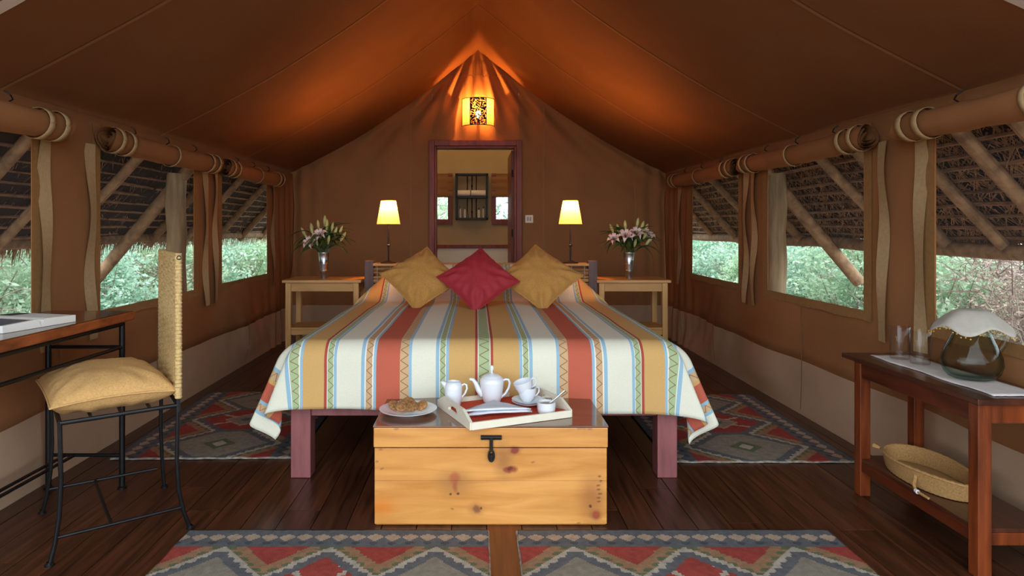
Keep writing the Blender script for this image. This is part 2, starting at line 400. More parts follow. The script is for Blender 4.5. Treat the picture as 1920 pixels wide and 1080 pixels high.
def side_wall(side, name):
    mb = MB()
    def skip(i, j):
        ym, zm = (ys[i]+ys[i+1])/2, (zs[j]+zs[j+1])/2
        return ZS < zm < ZT and any(a < ym < b for a, b in WIN)
    mb.grid(len(ys), len(zs), lambda i, j: (wall_x(side, ys[i], zs[j]), ys[i], zs[j]), skip=lambda i, j: skip(i, j) or zs[j+1] < .33)
    o = mb.build(name, M['canvas'], None, angle=180, solid=.004); tag(o, kind='structure')
    sk = MB(); zk = [-.024, .05, .1, .15, .2, .26, .335]
    sk.grid(len(ys), len(zk), lambda i, j: (wall_x(side, ys[i], zk[j])-side*.006, ys[i], zk[j]))
    sk.build('skirt', M['skirt'], o, angle=180)
    for yy in (3.1, 4.12, 5.6, 6.55):
        s = MB(); s.grid(2, 10, lambda i, j: (wall_x(side, yy, .03+j*.076)-side*.008, yy+(i-.5)*.012, .03+j*.076)); s.build('seam', M['seam'], o)
    return o
side_wall(-1, 'wall_left'); side_wall(1, 'wall_right')

def strip(mb, side, ya, yb, z0, z1, off=.012, n=14, wave=0, seed=0):
    X = XL if side < 0 else XR
    def fn(i, j):
        z = z1+(z0-z1)*j/(n-1); t = j/(n-1)
        dx = -side*(off+wave*.35*(.5+.5*math.sin(t*11+seed))*t**.5)
        dy = wave*.55*math.sin(t*13+seed*2.3)*min(1, t*3)
        return (X+dx + (-side)*.006*(i % 2)*math.sin(t*9+seed)*(1 if wave else 0), ya+(yb-ya)*i/2+dy, z)
    mb.grid(3, n, fn)
WNAME = {(-1, 0): 'window_1', (-1, 1): 'window_2', (-1, 2): 'window_3', (1, 0): 'window_4', (1, 1): 'window_5', (1, 2): 'window_6'}
for side in (-1, 1):
    X = XL if side < 0 else XR
    for k, (a, b) in enumerate(WIN):
        wn = thing(WNAME[(side, k)], None, None, (X, (a+b)/2, ZS), kind='structure')
        MB().grid(2, 2, lambda i, j: (X+side*.012, a-.02+(b-a+.04)*i, ZS-.02+(ZT-ZS+.04)*j)).build('insect_net', M['net'], wn, world=True)
        for e, d in ((a, -1), (b, 1)):
            mb = MB(); strip(mb, side, e, e+d*.07, ZS-.05, ZE-.03, .006); mb.build('binding', M['binding'], wn, world=True, smooth=False)
        mb = MB(); mb.grid(24, 2, lambda i, j: (X-side*.008, a-.06+(b-a+.12)*i/23, ZS-.05*j+.004*math.sin(i*.9))); mb.build('sill_binding', M['binding'], wn, world=True, smooth=False)

# ceiling (tent roof) ------------------------------------------------------------
RY1 = 7.16
def ry0(x): return 2.142-.0475*x
nxr, nyr = 61, 70
def roof_pt(i, j, dz=0):
    x = -2.06+4.16*i/(nxr-1); y0_ = ry0(x); y = y0_+(RY1-y0_)*j/(nyr-1)
    return roof_at(x, y, dz)
SEAMY = (2.75, 4.15, 5.62)
def roof_at(x, y, dz=0):
    t = abs(x-.02)/2.0
    sag = .018*math.sin(PI*((y-2.75)/1.43))**2*math.sin(PI*min(1, t))
    z = roof_z(x)-sag+.006*nz(x*2.2, y*2.2)
    return (x, y, z+dz)
ceil = MB().grid(nxr, nyr, roof_pt).build('ceiling', M['roofcanvas'], None, angle=180, solid=.005); tag(ceil, kind='structure')
for yy in SEAMY:
    mb = MB(); mb.grid(nxr, 2, lambda i, j: roof_at(-2.0+4.04*i/(nxr-1), yy+(j-.5)*.022, -.004)); mb.build('seam', M['seam'], ceil)
mb = MB(); mb.grid(nxr, 2, lambda i, j: roof_at(-2.06+4.16*i/(nxr-1), ry0(-2.06+4.16*i/(nxr-1))-.005+j*.06, -.006)); mb.build('edge_tape', M['runner'], ceil)
for xx, d in ((-.9, 1), (.95, 1)): pass

# back wall with folds under the roof ------------------------------------------
DX0, DX1, DZ = -.503, .486, 2.09
def back_y(x, z):
    top = roof_z(x); d = max(0, top-z)
    ang = math.atan2(x-.02, 3.25-z)
    A = .050*math.exp(-d/.30)*smooth(.0, .12, d+.02)
    y = YB + A*math.sin(ang*26+1.5*math.sin(z*4)) + .5*A*math.sin(ang*47+z*5)
    y += .012*math.exp(-((z-2.35)/.4)**2)*math.sin(x*24)*(1-smooth(.5, 1.0, abs(x)))
    y += .010*nz(x*1.5, z*1.2, 4)*smooth(.1, .5, z)
    y += .018*smooth(1.55, 1.95, abs(x))*math.sin(x*38)
    return y
bw = MB()
def column(x0, x1, zlo):
    n = max(2, int((x1-x0)/.022)); m = 70
    def fn(i, j):
        x = x0+(x1-x0)*i/n; top = roof_z(x)+.02
        z = zlo+(top-zlo)*j/(m-1); return (x, back_y(x, z), z)
    bw.grid(n+1, m, fn)
column(XL-.02, DX0+.03, 0); column(DX0+.03, DX1-.03, DZ-.03); column(DX1-.03, XR+.02, 0)
back = bw.build('wall_back', M['canvas'], None, angle=180, fixn=True); tag(back, kind='structure')
for x0, x1 in ((XL, DX0), (DX1, XR)):
    MB().grid(40, 6, lambda i, j: (x0+(x1-x0)*i/39, back_y(x0+(x1-x0)*i/39, .066*j)-.008, .066*j)).build('skirt', M['skirt'], back, angle=180)
for xx in (-.70, .72, -1.66, 1.7):
    MB().grid(2, 40, lambda i, j: (xx+(i-.5)*.014, back_y(xx, .34+(roof_z(xx)-.4)*j/39)-.006, .34+(roof_z(xx)-.4)*j/39)).build('seam', M['seam'], back)
MB().grid(30, 2, lambda i, j: (-.36+.76*i/29, back_y(-.36+.76*i/29, 2.78)-.006, 2.775+j*.012)).build('seam', M['seam'], back)

# door frame ---------------------------------------------------------------------
dr = thing('door_1', None, None, ((DX0+DX1)/2, YB, 0), kind='structure')
def bxc(name, x0, x1, y0, y1, z0, z1, m, par, bev=.004): return MB().bx(x0, x1, y0, y1, z0, z1).build(name, m, par, smooth=False, bevel=bev, world=True)
bxc('casing', DX0, DX0+.058, YB-.055, YB+.03, 0, DZ, M['darkwood'], dr); bxc('casing', DX1-.058, DX1, YB-.055, YB+.03, 0, DZ, M['darkwood'], dr)
bxc('casing', DX0+.058, DX1-.058, YB-.055, YB+.03, DZ-.06, DZ, M['darkwood'], dr)
bxc('jamb', DX0+.058, DX0+.08, YB-.035, YB+.12, 0, DZ-.06, M['darkwood'], dr); bxc('jamb', DX1-.08, DX1-.058, YB-.035, YB+.12, 0, DZ-.06, M['darkwood'], dr)
bxc('jamb', DX0+.08, DX1-.08, YB-.035, YB+.12, DZ-.085, DZ-.06, M['darkwood'], dr)
leaf = bxc('door_leaf', DX1-.105, DX1-.066, YB+.125, YB+.92, .01, DZ-.09, M['darkwood'], dr)
for zz in (.4, 1.1, 1.75): MB().tube([(DX1-.095, YB+.118, zz-.04), (DX1-.095, YB+.118, zz+.04)], .008, 8).build('hinge', M['blackiron'], dr, world=True)

# bathroom beyond the doorway ------------------------------------------------------
BY = 9.32
bf = MB().bx(-2.1, 2.1, 7.2, 9.5, -.12, -.005).build('floor_bathroom', M['bath_floor'], smooth=False); tag(bf, kind='structure')
bb = MB()
bw1 = [(-.60, -.395), (.28, .455)]
def bwz(z): return z
xs_ = [-2.1, -.60, -.395, .275, .46, 2.1]; zz_ = [.88, 1.27, 1.585, 2.6]
bb.grid(6, 4, lambda i, j: (xs_[i], BY, zz_[j]), skip=lambda i, j: j == 1 and i in (1, 3))
bwall = bb.build('wall_bathroom', M['bath_wall'], smooth=False, solid=-.03); tag(bwall, kind='structure')
MB().bx(-2.1, 2.1, BY-.012, BY+.03, 0, .87).build('dado', M['bath_dado'], bwall, smooth=False)
MB().bx(-2.1, 2.1, BY-.03, BY+.03, .865, .915).build('dado_rail', M['darkwood'], bwall, smooth=False, bevel=.004)
for sx in (-1, 1):
    sb = MB(); sb.grid(4, 4, lambda i, j: (sx*2.1, (7.2, 7.5, 9.0, 9.35)[i], (0, .95, 2.0, 2.6)[j]), skip=lambda i, j: i == 1 and j == 1)  # openings out of view, added to let daylight into the bathroom
    tag(sb.build('wall_bathroom_left' if sx < 0 else 'wall_bathroom_right', M['bath_wall'], smooth=False, solid=.02), kind='structure')
tag(MB().bx(-2.1, 2.1, 7.2, 9.36, 2.6, 2.605).build('ceiling_bathroom', M['bath_ceiling'], smooth=False), kind='structure')  # out of view, made translucent so daylight reaches the bathroom
for n_, (x0, x1, inner) in enumerate(((-.60, -.395, 1), (.275, .46, -1))):
    wb = thing('window_%d' % (7+n_), None, None, ((x0+x1)/2, BY, 1.27), kind='structure')
    xi = x1 if inner > 0 else x0
    bxc('frame_stile', xi-.005*inner, xi+.06*inner, BY-.03, BY+.02, 1.20, 1.585, M['darkwood'], wb)
    xo = x0 if inner > 0 else x1
    bxc('frame_stile', xo-.06*inner, xo+.005*inner, BY-.03, BY+.02, 1.20, 1.585, M['darkwood'], wb)
    bxc('frame_rail', x0-.0, x1+.0, BY-.03, BY+.02, 1.20, 1.275, M['darkwood'], wb)
    MB().grid(2, 2, lambda i, j: (x0+(x1-x0)*i, BY+.012, 1.27+.32*j)).build('insect_net', M['net'], wb, world=True)
    mb = MB(); mb.grid(9, 12, lambda i, j: (x0-.06+(x1-x0+.12)*i/8, BY-.035-.012*abs(math.sin(j*.95)), 1.585+.33*j/11))
    mb.build('folded_blind', M['canvas'], wb, world=True)
    mb = MB(); mb.bx(xi-.005*inner, xi+.062*inner, BY-.04, BY-.005, 1.585, 1.92); mb.build('blind_edge', M['darkwood'], wb, world=True)

# ------------------------------------------------------------------ bathroom shelf + contents
sx0, sx1, sz0, sz1 = -.29, .165, 1.265, 1.91
sh = thing('wall_shelf', 'black iron wall shelf with two tiers on the bathroom wall seen through the doorway', 'shelf', ((sx0+sx1)/2, BY-.1, sz0))
for x in (sx0, sx1-.03): bxc('side_bar', x, x+.03, BY-.16, BY-.02, sz0, sz1, M['blackiron'], sh)
bxc('top_bar', sx0, sx1, BY-.16, BY-.02, sz1-.03, sz1, M['blackiron'], sh)
midz = 1.595
for z in (sz0, midz-.03): bxc('shelf_board', sx0, sx1, BY-.16, BY-.02, z, z+.03, M['blackiron'], sh)
for x in (-.125, -.06, .0): MB().tube([(x, BY-.03, sz0), (x, BY-.03, sz1)], .007, 8).build('rod', M['blackiron'], sh, world=True)
for z in (1.38, 1.74): MB().lathe([(0, -.02), (.013, -.01), (.013, .01), (0, .02)], 10, (-.06, BY-.035, z)).build('finial', M['blackiron'], sh, world=True)
for k, x in enumerate((-.185, .03)):
    t = MB()
    t.grid(14, 14, lambda i, j: (x+.095*math.copysign(abs(math.cos(2*PI*i/13))**.5, math.cos(2*PI*i/13)) if False else x-.1+.2*j/13, BY-.09+.055*math.copysign(abs(math.cos(2*PI*i/13))**.6, math.cos(2*PI*i/13)), midz+.042+.042*math.copysign(abs(math.sin(2*PI*i/13))**.6, math.sin(2*PI*i/13))))
    for j in (0, 13): t.add([t.v[j*14+i] for i in range(13)], [tuple(range(13))])
    tag(t.build('folded_towel', M['towel'], None), ['folded pale pink towel on the upper bathroom shelf nearer the desk side', 'folded pale pink towel on the upper bathroom shelf nearer the door hinges'][k], 'towel', 'towels on the bathroom shelf')
for k, (x, h, r, m) in enumerate(((-.225, .16, .018, 'bottle'), (-.16, .15, .02, 'bottle'), (-.12, .08, .014, 'bottle_dark'), (.035, .14, .022, 'bottle'), (.10, .16, .02, 'bottle'))):
    root = thing('toiletry_bottle', ['tall pale toiletry bottle at the outer end of the lower bathroom shelf', 'pale capped bottle second along the lower bathroom shelf', 'small dark bottle beside the rods on the lower bathroom shelf', 'squat pale bottle just past the rods on the lower bathroom shelf', 'tall pale bottle at the hinge side end of the lower bathroom shelf'][k], 'bottle', (x, BY-.09, sz0+.03), 0, 'toiletries on the bathroom shelf')
    MB().lathe([(0, 0), (r, 0), (r, h*.65), (r*.5, h*.78), (r*.5, h*.82)], 14).build('body', M[m], root)
    MB().lathe([(r*.6, h*.8), (r*.6, h), (0, h)], 12).build('cap', M['bottle_dark'], root)
# ------------------------------------------------------------------ ground outside, bounce deck
g = MB().bx(-30, 30, -20, 40, -.6, -.40).build('ground', M['earth'], smooth=False); tag(g, kind='structure')
d = MB().bx(-4, 4, -5, .895, -.14, -.02).build('floor_bounce_deck', M['deck'], smooth=False); tag(d, kind='structure')  # unseen deck around the camera, added to bounce light into the tent

# ------------------------------------------------------------------ thatched shelter over the tent
XE, ZEV, SL = 3.22, 1.01, 1.08
def thz(ax): return ZEV+(XE-ax)*SL
def wob(p, a=.012, f=1.5, sd=0): return (p[0]+a*nz(p[1]*f, sd, 1), p[1], p[2]+a*nz(p[1]*f, sd, 7))
for side in (-1, 1):
    th = thing('thatched_roof', ['sloping thatched shelter roof outside the windows on the desk side', 'sloping thatched shelter roof outside the windows on the water pitcher side'][0 if side < 0 else 1], 'roof', (side*XE, 6, ZEV))
    mb = MB()
    xsT = [0.0, .7, 1.4, 1.9]
    mb.grid(4, 2, lambda i, j: (side*xsT[i], -.2+7.5*j, thz(xsT[i])+.09))
    mb.grid(5, 2, lambda i, j: (side*(1.9+1.35*i/4), -.2+2.1*j, thz(1.9+1.35*i/4)+.09))  # front stretch of both sheets is unseen, added to cut off high sky
    mb.grid(30, 60, lambda i, j: (side*(1.9+(XE+.03-1.9)*i/29), 1.9+8.6*j/59, thz(1.9+(XE+.03-1.9)*i/29)+.085+.03*nz(i*.7, j*.9, side)))
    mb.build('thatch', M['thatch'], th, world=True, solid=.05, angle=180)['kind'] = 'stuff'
    # straws
    st = MB(); n = 15000
    sdir = Vector((side, 0, -SL)).normalized(); nrm = Vector((-side*SL, 0, -1)).normalized()
    for q in range(n):
        ax = 1.95+(XE-1.95)*random.random(); y = 1.95+8.4*random.random()**1.25
        ln = random.uniform(.07, .19); a = random.choice((-1, 1))*random.uniform(.2, 1.1)
        dd = (sdir*math.cos(a)+Vector((0, 1, 0))*math.sin(a))
        dd = (dd+nrm*random.uniform(-.05, .16)).normalized()
        row = round((ax-1.97)/.062)*.062+1.97
        ax = row-.012-.05*random.random()**1.6 if random.random() < .8 else ax
        p = Vector((side*ax, y, thz(ax)+random.uniform(.02, .055))); sdv = dd.cross(nrm).normalized()*random.uniform(.003, .006)
        e = p+dd*ln
        st.add([p-sdv, p+sdv, e+sdv*.4, e-sdv*.4], [(0, 1, 2, 3)])
    for q in range(1500 if side < 0 else 500):
        y = 1.95+8.4*random.random(); ln = random.uniform(.06, .16)*(1 if side < 0 else .6)
        p = Vector((side*(XE+random.uniform(-.06, .04)), y, ZEV+.03+random.uniform(-.02, .05)))
        e = p+Vector((side*random.uniform(0, .4), random.uniform(-.4, .4), -1)).normalized()*ln
        sdv = Vector((0, random.uniform(.004, .009), 0)); st.add([p-sdv, p+sdv, e+sdv*.3, e-sdv*.3], [(0, 1, 2, 3)])
    st.build('straw', M['straw'], th, world=True, smooth=False)['kind'] = 'stuff'
    k = 0; ax = 1.97
    while ax < XE-.03:
        pts = [wob((side*ax, 1.95+8.4*t/13, thz(ax)+.012), .02, 1.6, ax*9) for t in range(14)]
        MB().tube(pts, [random.uniform(.009, .016) for _ in pts], 5).build('lath', M['lath'], th, world=True); ax += .062
    ry = ([2.35, 2.75, 3.15, 3.51, 3.97, 4.45, 4.95, 6.4, 7.2, 8.0, 8.8, 9.6] if side > 0 else [2.4, 2.85, 3.3, 3.8, 4.35, 5.0, 6.4, 7.2, 8.0, 8.9, 9.7])
    for y in ry:
        r0 = random.uniform(.034, .046); dy = random.uniform(-.05, .05)
        pts = [(side*(1.93+(XE-.02-1.93)*t/8), y+dy*t/8+.012*nz(y, t*.5), thz(1.93+(XE-.02-1.93)*t/8)-.035+.008*nz(t*.8, y)) for t in range(9)]
        MB().tube(pts, [r0*(1+.08*nz(t, y)) for t in range(9)], 9).build('rafter', M['pole'], th, world=True)
    pts = [(side*(2.45+(XE+.10-2.45)*t/8), 5.72, thz(2.45+(XE+.10-2.45)*t/8)-.12-.012*t) for t in range(9)]
    MB().tube(pts, .052, 10).build('brace', M['pole'], th, world=True)
    pts = [wob((side*(XE-.05), 1.95+8.4*t/20, ZEV+.012+(0.03 if side < 0 else 0)), .02, .9, 3) for t in range(21)]
    MB().tube(pts, .05 if side > 0 else .04, 10).build('eave_beam', M['pole'], th, world=True)
    for yp in (5.72,) + ((10.0,) if True else ()):
        pts = [(side*(2.6+.01*math.sin(z_*3)), yp, -.4+(thz(2.6)+.35)*z_/8) for z_ in range(9)]
        MB().tube(pts, [.082*(1+.05*nz(z_, yp)) for z_ in range(9)], 14).build('post', M['post'], th, world=True)

# ------------------------------------------------------------------ bushes
def bush_mesh(seed, n=3600, R=.74, H=1.7, lw=.030, dense=.0):
    rs = np.random.RandomState(seed)
    # clumps
    nc = 46; cl = []
    for _ in range(nc):
        a = rs.rand()*2*PI; rr = R*np.sqrt(rs.rand())*.95; z = .12+rs.rand()*(H-.2)*(1-.35*(rr/R)**2)
        cl.append((rr*np.cos(a), rr*np.sin(a), z))
    cl = np.array(cl); idx = rs.randint(0, nc, n)
    c = cl[idx]+rs.normal(0, 1, (n, 3))*np.array([.13, .13, .11])
    c[:, 2] = np.maximum(c[:, 2], .02)
    d = rs.normal(0, 1, (n, 3)); d[:, 2] = d[:, 2]*.6+.1; d /= np.linalg.norm(d, axis=1)[:, None]
    s = rs.normal(0, 1, (n, 3)); s -= d*(s*d).sum(1)[:, None]; s /= np.linalg.norm(s, axis=1)[:, None]
    nn = np.cross(d, s); ln = lw*(.6+.9*rs.rand(n))[:, None]
    v = np.empty((n, 4, 3)); v[:, 0] = c-d*ln; v[:, 1] = c+s*ln*.5+nn*ln*.15; v[:, 2] = c+d*ln; v[:, 3] = c-s*ln*.5+nn*ln*.15
    f = (np.arange(n)[:, None]*4+np.arange(4)[None, :])
    me = bpy.data.meshes.new('foliage'); me.from_pydata(v.reshape(-1, 3).tolist(), [], f.tolist()); me.update()
    return me, cl
def branch_mesh(cl, seed, extra=0, R=.74, H=1.7):
    rs = random.Random(seed); mb = MB()
    for i, c in enumerate(cl):
        c = Vector(c); b = Vector((rs.uniform(-.12, .12), rs.uniform(-.12, .12), 0))
        mid = b.lerp(c, .5)+Vector((rs.uniform(-.12, .12), rs.uniform(-.12, .12), rs.uniform(-.05, .15)))
        mb.tube([b, mid, c], [.012, .008, .004], 4, cap=False)
    for i in range(extra):
        a = rs.uniform(0, 2*PI); r = R*rs.random()**.5; p = Vector((r*math.cos(a), r*math.sin(a), rs.uniform(.05, H*.85)))
        dd = Vector((rs.uniform(-1, 1), rs.uniform(-1, 1), rs.uniform(-.5, 1))).normalized(); q = p+dd*rs.uniform(.2, .5)
        m_ = p.lerp(q, .5)+Vector((rs.uniform(-.06, .06), rs.uniform(-.06, .06), rs.uniform(-.06, .06)))
        mb.tube([p, m_, q], [.006, .0045, .002], 3, cap=False)
    return mb.mesh('branches', M['twig'])
KINDS_B = []
for sd, n, mt, ex in ((1, 9000, 'foliage', 150), (2, 9000, 'foliage2', 120), (3, 3600, 'foliage_dry', 1300), (5, 6500, 'foliage', 500)):
    me, cl = bush_mesh(sd, n, lw=.019 if sd == 3 else .030); me.materials.append(M[mt]); KINDS_B.append((me, branch_mesh(cl, sd, ex)))
def bush(kind, x, y, sc, label, group=None):
    r = thing('bush', label, 'bush', (x, y, -.4), random.uniform(0, 6.28), group)
    r.scale = (sc, sc, sc*random.uniform(.95, 1.1))
    o = bpy.data.objects.new('foliage', KINDS_B[kind][0]); C.objects.link(o); o.parent = r; o['kind'] = 'stuff'
    o = bpy.data.objects.new('branches', KINDS_B[kind][1]); C.objects.link(o); o.parent = r; o['kind'] = 'stuff'
PLACE = {('R', 0): 'the water pitcher window', ('R', 1): 'the middle pitcher side window', ('R', 2): 'the far pitcher side window',
         ('L', 0): 'the open book window', ('L', 1): 'the woven chair window', ('L', 2): 'the far desk side window'}
KNAME = ['pale green bush', 'bluish green bush', 'dry brown bush', 'twiggy green bush']
# x, y, kind on the pitcher side, kind on the desk side, scale, window, where in its row
for x, y, kr, kl, sc_, wdw, wh in ((4.75, 5.35, 2, 3, .9, 0, 'nearest in front row'), (4.75, 6.55, 0, 0, .95, 0, 'second in front row'), (4.6, 7.75, 0, 1, .95, 0, 'third in front row'),
        (4.7, 8.95, 1, 3, .95, 1, 'nearest in front row'), (4.6, 10.0, 0, 3, .95, 1, 'second in front row'), (4.7, 11.3, 1, 1, 1.0, 1, 'third in front row'),
        (4.6, 12.7, 1, 0, 1.0, 2, 'nearest in front row'), (4.7, 14.1, 0, 0, 1.0, 2, 'second in front row'), (4.6, 15.5, 3, 3, 1.0, 2, 'third in front row'),
        (6.3, 7.6, 2, 1, 1.1, 0, 'nearest in back row'), (6.4, 9.2, 0, 0, 1.1, 0, 'second in back row'), (6.3, 10.8, 1, 1, 1.15, 1, 'nearest in back row'), (6.4, 12.4, 0, 3, 1.15, 1, 'second in back row'), (6.3, 14.0, 1, 1, 1.2, 1, 'third in back row'),
        (6.4, 15.8, 0, 0, 1.25, 2, 'nearest in back row'), (6.3, 17.6, 1, 1, 1.25, 2, 'second in back row'), (6.4, 19.4, 0, 0, 1.25, 2, 'third in back row')):
    for side, tg, kd in ((1, 'R', kr), (-1, 'L', kl)):
        bush(kd, side*x, y, sc_, KNAME[kd]+' '+wh+' outside '+PLACE[(tg, wdw)], 'bushes outside '+PLACE[(tg, wdw)])
for x, y, kd, lb in ((-.75, 11.6, 0, 'bush outside the bathroom window nearer the desk side'), (.6, 11.6, 1, 'bush outside the bathroom window nearer the door hinges')):
    bush(kd, x, y, 1.35, lb)

# ------------------------------------------------------------------ rolled window blinds
def roll(side, y0, y1, label, near_end=True, yfar=None):
    xc, zc, R = (XL+.075 if side < 0 else XR-.075), 1.622, .058
    root = thing('rolled_blind', label, 'window blind', (xc, y0, zc), 0, 'rolled window blinds')
    n = 90; turns = 5
    prof = []
    for i in range(n):
        t = i/(n-1); a = t*turns*2*PI; r = .012+(R-.012)*t
        r *= 1+.10*math.sin(a*.5+1)+.05*math.sin(a*1.3)
        prof.append((r*math.cos(a)*.95, r*math.sin(a)*1.06))
    ny = 16
    mb = MB(); mb.grid(n, ny, lambda i, j: (prof[i][0]*(1+.07*math.sin(j*1.7)), (y1-y0)*j/(ny-1)+(.016*math.sin(i*.7)*(j in (0, ny-1))), prof[i][1]*(1+.06*math.sin(j*2.3+1))-.012*math.sin(PI*j/(ny-1))))
    mb.build('rolled_canvas', M['canvas'], root, angle=180)
    ln = y1-y0
    for yy, ww in ((.07, .045), (.18, .045), (ln*.5, .03), (ln-.18, .045), (ln-.07, .045)):
        j = MB(); rr = R*1.13
        j.grid(25, 3, lambda i, k: (rr*math.cos(2*PI*i/24), yy+ww*(k-1)*.5+.012*math.sin(2*PI*i/24), rr*1.06*math.sin(2*PI*i/24)-.012*math.sin(PI*yy/ln)))
        j.build('tie_loop', M['webbing'], root, solid=.0015)
    for yy in (ln*.22, ln*.5, ln*.78):
        MB().tube([(side*.03, yy, R*1.0), (side*.015, yy+.01, R+.015), (side*.01, yy-.012, R+.03), (side*.03, yy-.02, R+.045)], .0035, 6).build('hook', M['blackiron'], root)
    sd = random.random()*6
    for yy, zb in ((-.03, .60), (ln-.045, .60)):
        s = MB(); nn = 26
        def fn(i, j):
            t = j/(nn-1); z = -.03+(zb-zc+.03)*t
            dx = side*(.058-.008*math.sin(t*9+sd)-.004*t) ; dy = .007*math.sin(t*12+sd*2+yy*3)*min(1, t*4)
            return (dx+side*.007*(i-1)*math.sin(t*8+sd), yy+(i-1)*.038+dy, z)
        s.grid(3, nn, fn); s.build('hanging_strap', M['webbing'], root, angle=180)
    return root
roll(-1, 1.55, 3.04, 'rolled canvas blind tied above the window over the open book')
roll(-1, 3.38, 4.82, 'rolled canvas blind tied above the window behind the woven chair')
roll(-1, 4.98, 6.40, 'short looking rolled canvas blind above the farthest desk side window')
roll(1, 1.55, 3.04, 'rolled canvas blind tied above the window behind the water pitcher')
roll(1, 3.30, 4.84, 'rolled canvas blind above the middle window on the pitcher side')
roll(1, 4.97, 6.60, 'short looking rolled canvas blind above the farthest pitcher side window')

# ------------------------------------------------------------------ wall lantern (sconce)
sc = thing('wall_lantern', 'glowing half round wall lantern with pierced dark metal panel above the doorway', 'lamp', (.02, YB-.01, 2.24))
Rs, Hs = .168, .285
def arc(a, z, r=Rs): return (r*math.sin(a), -r*.80*math.cos(a)-.012, z)
A0 = .52
for a0, a1 in ((-PI/2, -A0), (A0, PI/2)):
    MB().grid(10, 6, lambda i, j: arc(a0+(a1-a0)*i/9, Hs*j/5)).build('paper_panel', M['sconce_shade'], sc, angle=180)
nc_, nr_ = 40, 66
def hole(i, j):
    if i < 1 or j < 1 or i >= nc_-2 or j >= nr_-2: return False
    u, v = (i+.5)/nc_, (j+.5)/nr_
    a = nz(u*6.5, v*11, 3)+.35*nz(u*15, v*25, 9)
    return abs(a) < .085
MB().grid(nc_, nr_, lambda i, j: arc(-A0+2*A0*i/(nc_-1), Hs*j/(nr_-1), Rs+.002), skip=hole).build('pierced_panel', M['blackiron'], sc, angle=180)
for z in (0, Hs): MB().tube([arc(-PI/2+PI*i/24, z, Rs+.002) for i in range(25)], .004, 6).build('rim', M['blackiron'], sc)
for a in (-PI/2, -A0, A0, PI/2): MB().tube([arc(a, 0, Rs+.003), arc(a, Hs, Rs+.003)], .004, 6).build('rib', M['blackiron'], sc)
MB().lathe([(0, 0), (.012, .004), (.014, .02), (.026, .04), (.028, .055), (.02, .075), (0, .085)], 14, (0, -.075, Hs*.26)).build('bulb', M['bulb'], sc)
MB().tube([(0, .02, Hs*.2), (0, -.075, Hs*.2), (0, -.075, Hs*.27)], .012, 8).build('bracket', M['blackiron'], sc)
def point(name, loc, e, col, r=.03, parent=None):
    ld = bpy.data.lights.new(name, 'POINT'); ld.energy = e; ld.color = col; ld.shadow_soft_size = r
    o = bpy.data.objects.new(name, ld); C.objects.link(o); o.location = loc
    if parent: o.parent = parent
    return o
point('lantern_light', (0, -.075, Hs*.26+.14), SCONCE_W, LAMP_COL, .02, sc)

# light switch
sw = thing('light_switch', 'small cream light switch with two rockers beside the door frame', 'switch', (.565, YB-.02, 1.21))
MB().box((0, 0, .042), (.086, .018, .086)).build('plate', M['switch'], sw, smooth=False, bevel=.005)
for dx in (-.013, .013): MB().box((dx, -.011, .042), (.018, .008, .042)).build('rocker', M['switch_dark'], sw, smooth=False, bevel=.002)

# ------------------------------------------------------------------ bed
BX, BF, BH = .036, 3.06, 5.13
bed = thing('double_bed', 'big wooden double bed with purplish legs and a slatted stick headboard', 'bed', (BX, 4.1, 0))
for s in (-1, 1):
    bxc('front_leg', BX+s*.9-s*.092, BX+s*.9, 3.075, 3.165, 0, .42, M['bedwood'], bed, .003)
    bxc('headboard_post', BX+s*.9-s*.07, BX+s*.9, 5.10, 5.18, 0, .905, M['postwood'], bed, .004)
    bxc('side_rail', BX+s*.9-s*.07, BX+s*.9-s*.03, 3.165, 5.10, .28, .42, M['bedwood'], bed, .003)
bxc('foot_rail', BX-.81, BX+.81, 3.09, 3.13, .285, .42, M['bedwood'], bed, .003)
bxc('mattress', BX-.80, BX+.80, 3.17, 5.08, .40, .585, M['white_cloth'], bed, .03)
bxc('headboard_shelf', BX-.83, BX+.83, 5.075, 5.24, .868, .885, M['pine_light'], bed, .002)
for k in range(9):
    z = .60+k*.03
    pts = [(BX-.83+1.66*t/12, 5.115+random.uniform(-.003, .003), z+random.uniform(-.005, .005)) for t in range(13)]
    MB().tube(pts, [random.uniform(.010, .0145) for _ in pts], 7).build('stick', M['stick'], bed, world=True)
for s in (-1, 1):
    for dx in (.42, .56, .70, .80):
        MB().tube([(BX+s*dx, 5.098, .59), (BX+s*dx, 5.098, .865)], .0028, 5).build('wire_lashing', M['wire'], bed, world=True)

# bedspread
AH, RR = .835, .09
def top_profile():
    P = []
    for k in range(26):
        t = k/25; y = 5.07-(5.07-4.66)*t
        P.append((y, .60+.0+.0, 1-smooth(0, 1, t)**.9))
    for k in range(1, 46):
        t = k/45; P.append((4.66+(3.10-4.66)*t, 0, 0))
    return [(p[0], p[2]) for p in P]
TP = top_profile(); NH = 22; HANG = .40
nu = 181; UM = 1.235
us = [-UM+2*UM*i/(nu-1) for i in range(nu)]
rows = [('t', y, p) for y, p in TP]+[('h', HANG*(k+1)/NH, 0) for k in range(NH)]
vacc = []; acc = 0
for k, r in enumerate(rows):
    if k: acc += (math.hypot(rows[k-1][1]-r[1], (rows[k-1][2]-r[2])*.27) if r[0] == 't' else HANG/NH)
    vacc.append(acc)
def drop(Rv):
    if Rv < RR*PI/2: a = Rv/RR; return RR*math.sin(a), RR*(1-math.cos(a))
    return RR, RR+(Rv-RR*PI/2)
